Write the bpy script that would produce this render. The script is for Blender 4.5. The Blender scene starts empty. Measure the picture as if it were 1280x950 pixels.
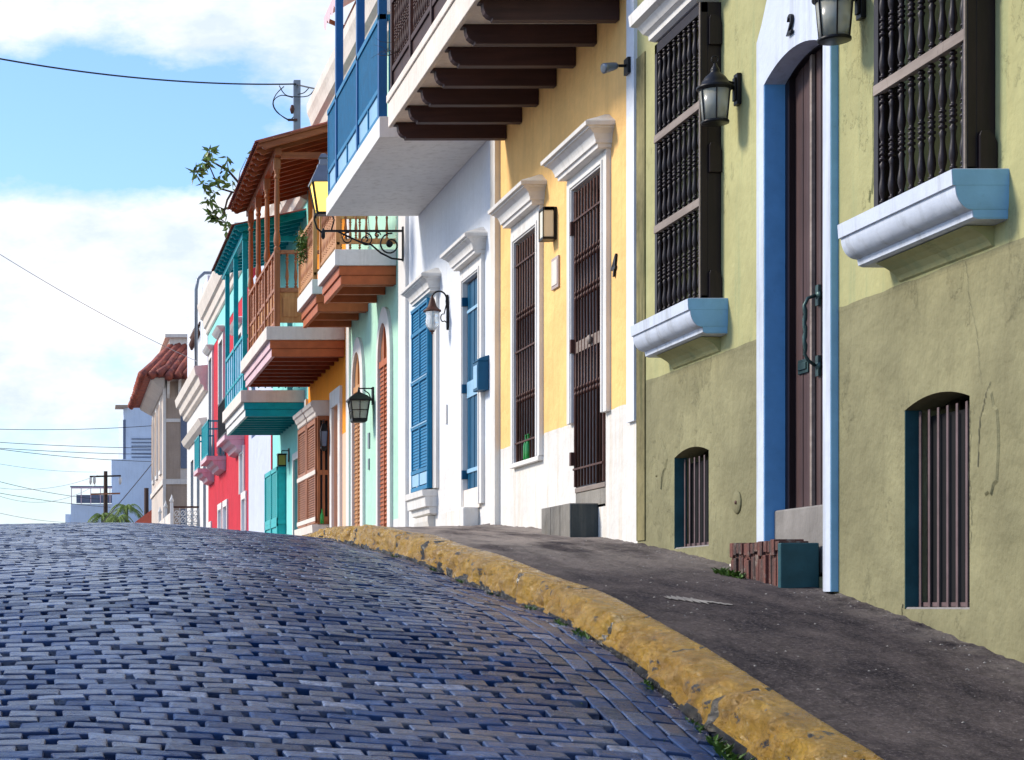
import bpy, math, random
import numpy as np
from mathutils import Vector, noise as mnoise, Matrix
random.seed(7); rng = np.random.default_rng(7)
SC = bpy.context.scene
COL = SC.collection
W = 5.0            # distance of the house fronts from the camera axis (m)
F = 2400.0         # focal length in photo pixels
VX, VY = 80.0, 755.0
R = math.radians

# ------------------------------------------------------------------ helpers
def S(r, g, b):
    f = lambda c: (c/255/12.92) if c/255 <= .04045 else ((c/255+.055)/1.055)**2.4
    return (f(r), f(g), f(b), 1)
def wpt(px, py, z):
    return Vector(((px-VX)*z/F, z, (VY-py)*z/F))

class MB:
    def __init__(s): s.v = []; s.f = []; s.sm = []
    def add(s, vs, fs, smooth=False):
        o = len(s.v); s.v.extend([tuple(v) for v in vs])
        for f in fs: s.f.append(tuple(i+o for i in f)); s.sm.append(smooth)
        return s
    def box(s, x0, x1, y0, y1, z0, z1):
        if x0 > x1: x0, x1 = x1, x0
        if y0 > y1: y0, y1 = y1, y0
        if z0 > z1: z0, z1 = z1, z0
        v = [(x0,y0,z0),(x1,y0,z0),(x1,y1,z0),(x0,y1,z0),(x0,y0,z1),(x1,y0,z1),(x1,y1,z1),(x0,y1,z1)]
        return s.add(v, [(0,3,2,1),(4,5,6,7),(0,1,5,4),(1,2,6,5),(2,3,7,6),(3,0,4,7)])
    def bar(s, a, b, w, h=None, up=(0,0,1)):
        a = Vector(a); b = Vector(b); h = h or w
        d = (b-a).normalized(); u = Vector(up)
        if abs(d.dot(u)) > .98: u = Vector((1,0,0))
        r = d.cross(u).normalized()*w/2; t = r.cross(d).normalized()*h/2
        v = [a-r-t, a+r-t, a+r+t, a-r+t, b-r-t, b+r-t, b+r+t, b-r+t]
        return s.add(v, [(0,1,2,3),(7,6,5,4),(0,4,5,1),(1,5,6,2),(2,6,7,3),(3,7,4,0)])
    def poly_y(s, pts, y0, y1):           # pts in (x,z), extruded along y
        n = len(pts)
        v = [(p[0],y0,p[1]) for p in pts]+[(p[0],y1,p[1]) for p in pts]
        return s.add(v, [tuple(range(n)), tuple(range(2*n-1,n-1,-1))]+[(i,i+n,(i+1)%n+n,(i+1)%n) for i in range(n)])
    def poly_x(s, pts, x0, x1):           # pts in (y,z), extruded along x
        n = len(pts)
        v = [(x0,p[0],p[1]) for p in pts]+[(x1,p[0],p[1]) for p in pts]
        return s.add(v, [tuple(range(n-1,-1,-1)), tuple(range(n,2*n))]+[(i,(i+1)%n,(i+1)%n+n,i+n) for i in range(n)])
    def lathe(s, c, prof, n=12, axis='z', rot=0, smooth=True):   # prof (r, t)
        c = Vector(c); v = []; f = []
        for r, t in prof:
            for k in range(n):
                a = rot+2*math.pi*k/n; p = (r*math.cos(a), r*math.sin(a))
                v.append(c+(Vector((p[0],p[1],t)) if axis == 'z' else Vector((t,p[0],p[1])) if axis == 'x' else Vector((p[0],t,p[1]))))
        for i in range(len(prof)-1):
            for k in range(n): f.append((i*n+k, i*n+(k+1)%n, (i+1)*n+(k+1)%n, (i+1)*n+k))
        f.append(tuple(range(n-1,-1,-1))); m = (len(prof)-1)*n; f.append(tuple(range(m, m+n)))
        return s.add(v, f, smooth)
    def tube(s, pts, r, n=8):
        pts = [Vector(p) for p in pts]; v = []; f = []
        m = len(pts); rr = r if isinstance(r, (list, tuple)) else [r]*m
        ref = None
        for i, p in enumerate(pts):
            d = (pts[min(i+1,m-1)]-pts[max(i-1,0)]).normalized()
            if ref is None:
                ref = d.cross(Vector((0,0,1)))
                if ref.length < .1: ref = d.cross(Vector((0,1,0)))
            ref = (ref-d*ref.dot(d)).normalized(); q = d.cross(ref)
            for k in range(n):
                a = 2*math.pi*k/n; v.append(p+(ref*math.cos(a)+q*math.sin(a))*rr[i])
        for i in range(m-1):
            for k in range(n): f.append((i*n+k, i*n+(k+1)%n, (i+1)*n+(k+1)%n, (i+1)*n+k))
        f.append(tuple(range(n-1,-1,-1))); f.append(tuple(range((m-1)*n, m*n)))
        return s.add(v, f, True)
    def mould(s, y0, y1, prof, k=1.0, x=None):   # prof (height, projection) with mitred returns
        x = W if x is None else x
        v = []; f = []
        for h, p in prof:
            e = k*p
            v += [(x, y0-e, h), (x-p, y0-e, h), (x-p, y1+e, h), (x, y1+e, h)]
        for i in range(len(prof)-1):
            for j in range(3): a = i*4+j; f.append((a, a+4, a+5, a+1))
        f.append((0,1,2,3)); m = (len(prof)-1)*4; f.append((m+3,m+2,m+1,m))
        return s.add(v, f)
    def build(s, name, m, parent=None, bevel=0, attr=None):
        off = wloc(parent)
        me = bpy.data.meshes.new(name)
        me.from_pydata([(v[0]-off[0], v[1]-off[1], v[2]-off[2]) for v in s.v], [], s.f)
        me.polygons.foreach_set('use_smooth', s.sm)
        me.update()
        if attr is not None:
            a = me.attributes.new('tone', 'FLOAT', 'FACE'); a.data.foreach_set('value', attr)
        o = bpy.data.objects.new(name, me); COL.objects.link(o)
        if m: me.materials.append(m)
        if parent: o.parent = parent
        if bevel:
            b = o.modifiers.new('edge', 'BEVEL'); b.width = bevel; b.segments = 2; b.limit_method = 'ANGLE'
        return o
def wloc(o):
    v = Vector((0,0,0))
    while o: v += Vector(o.location); o = o.parent
    return v
def copy_tree(o, parent=None):
    c = o.copy(); COL.objects.link(c); c.parent = parent
    for ch in list(o.children): copy_tree(ch, c)
    return c
def tag(o, label, cat, group=None):
    o['label'] = label; o['category'] = cat
    if group: o['group'] = group
    return o
def thing(name, loc, label, cat, group=None):
    o = bpy.data.objects.new(name, None); COL.objects.link(o); o.location = loc; o.empty_display_size = .2
    return tag(o, label, cat, group)
def repeat(proto, offs):
    """copies of a part (and nothing else), each its own object with shared mesh data"""
    for d in offs:
        c = proto.copy(); COL.objects.link(c); c.parent = proto.parent; c.location = Vector(proto.location)+Vector(d)
        for ch in proto.children:
            g = ch.copy(); COL.objects.link(g); g.parent = c
def interp(x, tab):
    return float(np.interp(x, [t[0] for t in tab], [t[1] for t in tab]))

# ------------------------------------------------------------------ materials
def newmat(name):
    m = bpy.data.materials.new(name); m.use_nodes = True; nt = m.node_tree
    return m, nt, nt.nodes['Principled BSDF']
def N(nt, t, **kw):
    n = nt.nodes.new(t)
    for k, v in kw.items():
        if k in n.inputs: n.inputs[k].default_value = v
        else: setattr(n, k, v)
    return n
def pos(nt, scale=(1,1,1)):
    g = N(nt, 'ShaderNodeNewGeometry'); mp = N(nt, 'ShaderNodeMapping'); mp.inputs['Scale'].default_value = scale
    nt.links.new(g.outputs['Position'], mp.inputs['Vector']); return mp.outputs['Vector']
def noi(nt, vec, scale, detail=4, rough=.55):
    n = N(nt, 'ShaderNodeTexNoise'); n.inputs['Scale'].default_value = scale; n.inputs['Detail'].default_value = detail
    n.inputs['Roughness'].default_value = rough; nt.links.new(vec, n.inputs['Vector']); return n.outputs['Fac']
def ramp(nt, fac, a, b, ca=(0,0,0,1), cb=(1,1,1,1)):
    r = N(nt, 'ShaderNodeValToRGB'); r.color_ramp.elements[0].position = a; r.color_ramp.elements[1].position = b
    r.color_ramp.elements[0].color = ca; r.color_ramp.elements[1].color = cb
    nt.links.new(fac, r.inputs['Fac']); return r.outputs['Color']
def mix(nt, fac, a, b, mode='MIX'):
    n = N(nt, 'ShaderNodeMix'); n.data_type = 'RGBA'; n.blend_type = mode
    for sock, v in ((n.inputs[0], fac), (n.inputs[6], a), (n.inputs[7], b)):
        if hasattr(v, 'links'): nt.links.new(v, sock)
        else: sock.default_value = v
    return n.outputs[2]
def bump(nt, bs, fac, strength, dist=.01, prev=None):
    b = N(nt, 'ShaderNodeBump'); b.inputs['Strength'].default_value = strength; b.inputs['Distance'].default_value = dist
    nt.links.new(fac, b.inputs['Height'])
    if prev is not None: nt.links.new(prev, b.inputs['Normal'])
    nt.links.new(b.outputs['Normal'], bs.inputs['Normal']); return b.outputs['Normal']
def dark(c, k): return (c[0]*k, c[1]*k, c[2]*k, 1)

def plaster(name, c, dirt=.25, rough=.85, stain=None, bump_s=.5, chips=None, patch=.12, peel=False):
    m, nt, bs = newmat(name); p = pos(nt)
    a = mix(nt, ramp(nt, noi(nt, p, 1.1, 7, .62), .38, .62), dark(c, 1+patch*.4), dark(c, 1-patch*1.2))
    a = mix(nt, ramp(nt, noi(nt, p, 14, 5, .7), .3, .75), a, mix(nt, .6, a, dark(c, .84)))
    st = noi(nt, pos(nt, (5,5,.35)), 1.6, 8, .68)
    a = mix(nt, ramp(nt, st, .50, .68, (0,0,0,1), (dirt,dirt,dirt,1)), a, stain or dark((c[0]*.8,c[1]*.75,c[2]*.66), .55))
    if chips:
        a = mix(nt, ramp(nt, noi(nt, p, 3.1, 8, .75), .655, .675), a, chips)
    nt.links.new(a, bs.inputs['Base Color']); bs.inputs['Roughness'].default_value = rough
    bs.inputs['Specular IOR Level'].default_value = .25
    n0 = None
    if peel:
        pf = ramp(nt, noi(nt, pos(nt, (1,1,.6)), 1.7, 9, .7), .575, .595)
        a = mix(nt, pf, a, mix(nt, .4, a, dark(c, .76))); n0 = bump(nt, bs, pf, .5, .012)
        a = mix(nt, ramp(nt, noi(nt, p, 9, 9, .8), .66, .68), a, dark((c[0]*.6,c[1]*.62,c[2]*.7), .5))
        nt.links.new(a, bs.inputs['Base Color'])
    n1 = bump(nt, bs, noi(nt, p, 2.2, 4), bump_s, .07, n0)
    bump(nt, bs, noi(nt, p, 40, 6, .7), bump_s, .006, n1)
    return m
def paint(name, c, rough=.45, var=.12, grime=.3, metal=0, bump_s=.15):
    m, nt, bs = newmat(name); p = pos(nt)
    a = mix(nt, ramp(nt, noi(nt, p, 7, 5), .3, .7), dark(c, 1+var*.4), dark(c, 1-var))
    a = mix(nt, ramp(nt, noi(nt, p, 23, 7, .75), .58, .72, (0,0,0,1), (grime,)*3+(1,)), a, dark((c[0]*.9+.02,c[1]*.8+.015,c[2]*.7+.012), .6))
    nt.links.new(a, bs.inputs['Base Color']); bs.inputs['Roughness'].default_value = rough; bs.inputs['Metallic'].default_value = metal; bs.inputs['Specular IOR Level'].default_value = .25
    bump(nt, bs, noi(nt, p, 60, 5), bump_s, .004)
    return m
def wood(name, c, c2, rough=.5, axis='z', worn=None):
    m, nt, bs = newmat(name)
    sc = {'z': (22,22,1.5), 'y': (22,1.5,22), 'x': (1.5,22,22)}[axis]
    g = noi(nt, pos(nt, sc), 1.0, 6, .6)
    a = mix(nt, ramp(nt, g, .3, .72), c, c2)
    a = mix(nt, ramp(nt, noi(nt, pos(nt), 2.2, 4), .4, .7, (0,0,0,1), (.5,.5,.5,1)), a, dark(c2, .7))
    if worn: a = mix(nt, ramp(nt, noi(nt, pos(nt, (6,6,1)), 5, 8, .75), .6, .68), a, worn)
    nt.links.new(a, bs.inputs['Base Color']); bs.inputs['Roughness'].default_value = rough; bs.inputs['Specular IOR Level'].default_value = .3
    bump(nt, bs, g, .35, .006); return m

M = {}
M['white'] = plaster('white_plaster', (.74,.72,.69,1), .12, patch=.05)
M['white_trim'] = plaster('white_trim', (.77,.745,.71,1), .35, .6, bump_s=.15, patch=.05)
M['white_stain'] = plaster('stained_white', (.74,.715,.67,1), .5, stain=(.56,.44,.28,1), patch=.09)
M['pale_blue'] = plaster('pale_blue_plaster', (.74,.77,.82,1), .1, patch=.04)
M['sill_white'] = plaster('sill_white', (.61,.665,.77,1), .5, .55, bump_s=.3, patch=.06)
M['green_up'] = plaster('olive_light', (.44,.42,.20,1), .5, stain=(.24,.30,.16,1), patch=.18, peel=True)
M['green_low'] = plaster('olive_rough', (.27,.25,.135,1), .35, stain=(.19,.17,.09,1), bump_s=.9, patch=.25, peel=True)
M['yellow'] = plaster('yellow_plaster', (.95,.585,.22,1), .45, stain=(.66,.40,.15,1), patch=.12, bump_s=.7)
M['mint'] = plaster('mint_plaster', (.46,.74,.58,1), .2, patch=.06)
M['orange'] = plaster('orange_plaster', (1,.34,.02,1), .15, patch=.08)
M['peach'] = plaster('peach_plaster', (.86,.55,.38,1), .15, patch=.05)
M['aqua'] = plaster('aqua_plaster', (.30,.74,.68,1), .2, patch=.06)
M['lavender'] = plaster('lavender_plaster', (.60,.64,.78,1), .12, patch=.05)
M['red'] = plaster('red_plaster', (.60,.028,.05,1), .3, patch=.12)
M['pink'] = plaster('pink_trim', (.74,.52,.56,1), .25, patch=.08)
M['cream'] = plaster('cream_trim', (.78,.70,.62,1), .4, stain=(.5,.42,.36,1), patch=.08)
M['tan'] = plaster('tan_plaster', (.42,.31,.235,1), .3, patch=.1)  # also the shaded tone of the corner building's end
M['tan_lit'] = plaster('tan_lit_plaster', (.66,.56,.48,1), .25, patch=.08)
M['far_blue'] = plaster('far_blue_plaster', (.60,.68,.80,1), .15, patch=.05)  # paled, distance haze put into the wall colour
M['far_grey'] = paint('far_window_grey', (.14,.17,.24,1))
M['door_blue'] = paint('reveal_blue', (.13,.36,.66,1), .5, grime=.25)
M['shade_blue'] = paint('pale_shade_blue', (.24,.48,.70,1), .55)  # cool shade of camera-facing trim sides, put into the colour
M['teal_dark'] = paint('dark_teal', (.022,.085,.10,1), .55, .3, .5)
M['blue'] = paint('shutter_blue', (.0,.165,.34,1), .45, .2, .12)
M['blue_dark'] = paint('post_blue', (.0,.085,.25,1), .4, .1, .15)
M['blue_pale'] = paint('pale_blue_panel', (.27,.48,.66,1), .35)
M['blue_door'] = paint('door_deep_blue', (.0,.075,.16,1), .45)
M['teal'] = paint('teal_paint', (.0,.36,.42,1), .45, .2, .2)
M['teal_box'] = paint('teal_shutter', (.02,.44,.45,1), .45, .15, .2)
M['teal_beam'] = paint('teal_beam', (.0,.26,.30,1), .5)
M['brown'] = wood('dark_brown_wood', (.065,.027,.024,1), (.034,.014,.013,1), .6, 'x')
M['grille'] = wood('grille_wood', (.022,.012,.014,1), (.009,.005,.007,1), .42, 'z', None)
M['grille_rail'] = wood('worn_rail', (.33,.27,.23,1), (.20,.155,.13,1), .6, 'y', (.10,.07,.06,1))
M['door_brown'] = wood('door_planks', (.105,.062,.058,1), (.062,.036,.034,1), .45, 'z')
M['wood_v'] = wood('warm_wood_vertical', (.46,.17,.065,1), (.24,.075,.028,1), .45, 'z')
M['wood_y'] = wood('warm_wood_lengthwise', (.48,.20,.09,1), (.27,.09,.04,1), .5, 'y')
M['wood_x'] = wood('warm_wood_crosswise', (.40,.12,.045,1), (.24,.06,.022,1), .5, 'x')
M['wood_light'] = wood('light_wood', (.66,.34,.13,1), (.42,.17,.055,1), .5, 'z')
M['red_beam'] = paint('red_brown_beam', (.46,.12,.04,1), .5, .2, .25)
M['beam_dark'] = paint('dark_red_beam', (.24,.045,.016,1), .5, .25, .2)
M['black'] = paint('black_iron', (.012,.012,.014,1), .4, metal=.3)
M['rust'] = paint('rusty_iron', (.085,.034,.024,1), .55, .4, .6)
M['bar'] = paint('vent_bar', (.15,.10,.10,1), .5, .3, .5)
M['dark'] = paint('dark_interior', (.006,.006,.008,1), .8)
M['grey_metal'] = paint('grey_metal', (.20,.22,.25,1), .35, metal=.6)
M['verdigris'] = paint('verdigris_iron', (.05,.09,.085,1), .4, .4, .6, .5)
M['concrete'] = plaster('grey_concrete', (.27,.25,.23,1), .4, patch=.25)
M['slate'] = plaster('slate_tile', (.24,.215,.18,1), .5, rough=.5, patch=.5)
M['slate_dark'] = plaster('dark_slate', (.035,.045,.048,1), .5, rough=.4, patch=.5, stain=(.12,.12,.10,1))
M['green_leaf'] = paint('leaf', (.07,.14,.02,1), .5, .4, .4)
M['leaf_pale'] = paint('leaf_pale', (.17,.25,.04,1), .5, .5, .3)
M['leaf_mix'] = paint('leaf_mix', (.20,.29,.06,1), .35, .8, .5)
M['bark'] = paint('bark', (.08,.055,.04,1), .8, .4, .4)
M['pole'] = paint('pole_wood', (.05,.028,.02,1), .8)
M['wire'] = paint('cable_black', (.03,.03,.035,1), .6)
M['wire_grey'] = paint('cable_grey', (.42,.43,.47,1), .6)
M['plate'] = paint('plaque', (.45,.36,.33,1), .5)

def glass(name, c, rough=.25, em=None, ems=0, trans=.5):
    m, nt, bs = newmat(name)
    bs.inputs['Base Color'].default_value = c; bs.inputs['Roughness'].default_value = rough
    bs.inputs['Transmission Weight'].default_value = trans
    if em: bs.inputs['Emission Color'].default_value = em; bs.inputs['Emission Strength'].default_value = ems
    n = noi(nt, pos(nt), 30, 3); bump(nt, bs, n, .2, .004); return m
M['glass'] = glass('frosted_glass', (.42,.42,.36,1), .25, trans=.35)
M['glass_clear'] = glass('clear_glass', (.85,.88,.88,1), .12, trans=.7)
M['glass_cream'] = glass('cream_glass', (.80,.76,.62,1), .3, trans=.1)
M['glass_amber'] = glass('amber_glass', (.45,.33,.05,1), .3, trans=.1)
M['glass_lit'] = glass('lit_glass', (.9,.6,.1,1), .3, (1,.68,.14,1), 1.15, 0)
M['bottle'] = glass('green_bottle_glass', (.01,.35,.05,1), .1, trans=.4)
M['window_glass'] = glass('window_glass', (.03,.05,.07,1), .06, trans=0)

# clay tiles
m, nt, bs = newmat('clay_tile'); p = pos(nt)
a = mix(nt, ramp(nt, noi(nt, p, 3.5, 4), .35, .65), (.42,.10,.055,1), (.16,.045,.04,1))
a = mix(nt, ramp(nt, noi(nt, p, 9, 5), .62, .7), a, (.5,.26,.14,1))
nt.links.new(a, bs.inputs['Base Color']); bs.inputs['Roughness'].default_value = .8; M['tile'] = m

# road stones
m, nt, bs = newmat('blue_paving_stone'); p = pos(nt)
at = N(nt, 'ShaderNodeAttribute'); at.attribute_name = 'tone'
r = N(nt, 'ShaderNodeValToRGB'); e = r.color_ramp.elements
e[0].position = 0; e[0].color = (.002,.009,.040,1); e[1].position = 1; e[1].color = (.34,.38,.50,1)
q = e.new(.45); q.color = (.003,.022,.095,1); q = e.new(.75); q.color = (.012,.046,.150,1); q = e.new(.90); q.color = (.085,.13,.26,1)
nt.links.new(at.outputs['Fac'], r.inputs['Fac'])
a = mix(nt, ramp(nt, noi(nt, p, 26, 6, .7), .35, .7), r.outputs['Color'], (.008,.024,.070,1))
a = mix(nt, ramp(nt, noi(nt, pos(nt, (.5,.35,1)), 1.1, 5), .46, .66, (0,0,0,1), (.25,.25,.25,1)), a, (.13,.17,.29,1))
nt.links.new(a, bs.inputs['Base Color'])
rr = N(nt, 'ShaderNodeMapRange'); rr.inputs['From Min'].default_value = .3; rr.inputs['From Max'].default_value = .7; rr.inputs['To Min'].default_value = .08; rr.inputs['To Max'].default_value = .34
nt.links.new(noi(nt, p, 12, 5, .7), rr.inputs['Value']); nt.links.new(rr.outputs['Result'], bs.inputs['Roughness'])
at2 = N(nt, 'ShaderNodeMath'); at2.operation = 'MULTIPLY'; at2.inputs[1].default_value = 7.31; nt.links.new(at.outputs['Fac'], at2.inputs[0])
at3 = N(nt, 'ShaderNodeMath'); at3.operation = 'FRACT'; nt.links.new(at2.outputs[0], at3.inputs[0])
at4 = N(nt, 'ShaderNodeMath'); at4.operation = 'POWER'; at4.inputs[1].default_value = 2.2; nt.links.new(at3.outputs[0], at4.inputs[0])
r3 = N(nt, 'ShaderNodeMapRange'); r3.inputs['To Min'].default_value = .04; r3.inputs['To Max'].default_value = 1.0; nt.links.new(at4.outputs[0], r3.inputs['Value'])
nt.links.new(r3.outputs['Result'], bs.inputs['Specular IOR Level'])
n1 = bump(nt, bs, noi(nt, p, 9, 3), .5, .03)
bump(nt, bs, noi(nt, pos(nt, (18,45,30)), 1.5, 5, .7), .5, .008, n1); M['stone'] = m
m, nt, bs = newmat('joint_dirt'); p = pos(nt)
a = mix(nt, ramp(nt, noi(nt, p, 2.3, 4), .6, .72), (.003,.003,.004,1), (.012,.016,.004,1))
nt.links.new(a, bs.inputs['Base Color']); bs.inputs['Roughness'].default_value = .95; M['joint'] = m

# sidewalk
m, nt, bs = newmat('sidewalk_asphalt'); p = pos(nt)
a = mix(nt, ramp(nt, noi(nt, pos(nt, (1.6, .7, 1)), 1.3, 8, .68), .38, .62), (.016,.013,.018,1), (.082,.066,.064,1))
a = mix(nt, ramp(nt, noi(nt, p, 48, 4, .8), .52, .70), a, (.17,.145,.14,1))
sx = N(nt, 'ShaderNodeSeparateXYZ'); g = N(nt, 'ShaderNodeNewGeometry'); nt.links.new(g.outputs['Position'], sx.inputs[0])
# paler patches along the far stretch, pale cement against the house fronts
mr = N(nt, 'ShaderNodeMapRange'); mr.inputs['From Min'].default_value = 12.5; mr.inputs['From Max'].default_value = 17
nt.links.new(sx.outputs['Y'], mr.inputs['Value'])
ad = N(nt, 'ShaderNodeMath'); ad.operation = 'MULTIPLY'
nt.links.new(mr.outputs['Result'], ad.inputs[0])
nt.links.new(ramp(nt, noi(nt, pos(nt, (1.6,.5,1)), 1.1, 7, .68), .38, .56), ad.inputs[1])
a = mix(nt, ad.outputs[0], a, (.28,.24,.21,1))
mr2 = N(nt, 'ShaderNodeMapRange'); mr2.inputs['From Min'].default_value = 4.6; mr2.inputs['From Max'].default_value = 5.0
nt.links.new(sx.outputs['X'], mr2.inputs['Value'])
ad2 = N(nt, 'ShaderNodeMath'); ad2.operation = 'MULTIPLY'
nt.links.new(mr2.outputs['Result'], ad2.inputs[0]); nt.links.new(ramp(nt, noi(nt, p, 3.5, 6, .7), .40, .6), ad2.inputs[1])
a = mix(nt, ad2.outputs[0], a, (.17,.145,.13,1))
a = mix(nt, ramp(nt, noi(nt, pos(nt, (1.5,.6,1)), 9, 9, .8), .665, .68), a, (.40,.38,.38,1))
nt.links.new(a, bs.inputs['Base Color']); bs.inputs['Roughness'].default_value = .85; bs.inputs['Specular IOR Level'].default_value = .12
n1 = bump(nt, bs, noi(nt, p, 5, 5, .6), .9, .06)
bump(nt, bs, noi(nt, p, 110, 4, .8), .8, .006, n1); M['sidewalk'] = m

# kerb paint with chips
m, nt, bs = newmat('yellow_kerb_paint'); p = pos(nt)
a = mix(nt, ramp(nt, noi(nt, p, 4, 5), .35, .7), (.68,.38,.028,1), (.42,.21,.014,1))
a = mix(nt, ramp(nt, noi(nt, p, 17, 6, .75), .60, .70), a, (.66,.42,.13,1))
a = mix(nt, ramp(nt, noi(nt, p, 7.5, 8, .72), .54, .66, (0,0,0,1), (.42,.42,.42,1)), a, (.20,.09,.012,1))
a = mix(nt, ramp(nt, noi(nt, pos(nt, (1,1,2)), 21, 8, .75), .62, .68), a, (.74,.60,.36,1))
chip = ramp(nt, noi(nt, pos(nt, (1.3,1,1.6)), 6.5, 8, .75), .60, .615)
a = mix(nt, chip, a, (.035,.037,.045,1))
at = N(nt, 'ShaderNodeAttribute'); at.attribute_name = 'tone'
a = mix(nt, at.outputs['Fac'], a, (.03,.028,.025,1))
nt.links.new(a, bs.inputs['Base Color']); rr = N(nt, 'ShaderNodeMapRange'); rr.inputs['From Min'].default_value = .35; rr.inputs['From Max'].default_value = .65; rr.inputs['To Min'].default_value = .10; rr.inputs['To Max'].default_value = .34
nt.links.new(noi(nt, p, 9, 4, .6), rr.inputs['Value']); nt.links.new(rr.outputs['Result'], bs.inputs['Roughness'])
bs.inputs['Specular IOR Level'].default_value = 1.0
vo = N(nt, 'ShaderNodeTexVoronoi'); vo.inputs['Scale'].default_value = 13
vm = N(nt, 'ShaderNodeMix'); vm.data_type = 'VECTOR'; vm.inputs[0].default_value = .12; nt.links.new(pos(nt, (1,.7,1.3)), vm.inputs[4])
vn = N(nt, 'ShaderNodeTexNoise'); vn.inputs['Scale'].default_value = 6; nt.links.new(p, vn.inputs['Vector']); nt.links.new(vn.outputs['Color'], vm.inputs[5]); nt.links.new(vm.outputs[1], vo.inputs['Vector'])
n0 = bump(nt, bs, vo.outputs['Distance'], .8, .05)
n1 = bump(nt, bs, noi(nt, p, 15, 8, .75), 1.0, .05, n0)
bump(nt, bs, noi(nt, p, 60, 5, .7), .6, .006, n1); M['kerb'] = m

m, nt, bs = newmat('old_brick'); p = pos(nt)
a = mix(nt, ramp(nt, noi(nt, pos(nt, (8,14,2)), 1.2, 5), .4, .6), (.16,.055,.04,1), (.055,.035,.03,1))
a = mix(nt, ramp(nt, noi(nt, p, 8, 6, .7), .56, .64), a, (.20,.16,.13,1))
nt.links.new(a, bs.inputs['Base Color']); bs.inputs['Roughness'].default_value = .9
bump(nt, bs, noi(nt, p, 25, 6, .7), .9, .02); M['brick'] = m

# ------------------------------------------------------------------ ground heights
ROAD = [(-40,-5.5),(0,-2.25),(4,-1.47),(6,-1.12),(7.5,-.85),(8.42,-.677),(9.35,-.487),(10.4,-.28),(11.6,-.09),(13.3,.085),(15.65,.30),(18,.4875),(20,.618),(21.5,.707),(23,.775),(26,.84),(30,.88),(40,.95),(60,1.0),(130,1.0)]
KERBT = [(0,-2.05),(4,-1.25),(6,-.92),(7.69,-.625),(8.75,-.45),(10,-.19),(11.65,.05),(14.1,.315),(16.5,.55),(18.9,.73),(20.8,.832),(22.0,.885),(24.5,.85),(26,.87),(40,.98),(130,1.03)]
BASE = [(-40,-5.4),(0,-2.1),(4,-1.35),(6,-1.02),(8,-.67),(10,-.325),(11.5,-.086),(12.6,.095),(15.2,.367),(16.7,.516),(18,.62),(22.2,.907),(24,.975),(26,.99),(30,1.0),(35,1.03),(45,1.08),(130,1.1)]
def smoothtab(tab):
    xs = np.arange(tab[0][0], tab[-1][0]+.01, .1); ys = np.interp(xs, [t[0] for t in tab], [t[1] for t in tab])
    k = np.ones(13)/13; ys2 = np.convolve(np.pad(ys, 6, mode='edge'), k, 'valid'); return xs, ys2
SR, SK, SB = smoothtab(ROAD), smoothtab(KERBT), smoothtab(BASE)
def Hroad(x, y):
    c = .20*(1-(x/3.0)**2) if abs(x) < 6 else -.6
    w = .012*math.sin(y*1.1+x*.9)+.008*math.sin(x*2.7-y*.6)
    return float(np.interp(y, *SR))+max(c, -.05)+w
def Hside(x, y):
    t = min(max((x-3.25)/1.75, 0), 1.3)
    return float(np.interp(y, *SK))*(1-min(t,1))+float(np.interp(y, *SB))*min(t,1)

def struct(o): o['kind'] = 'structure'; return o

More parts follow.
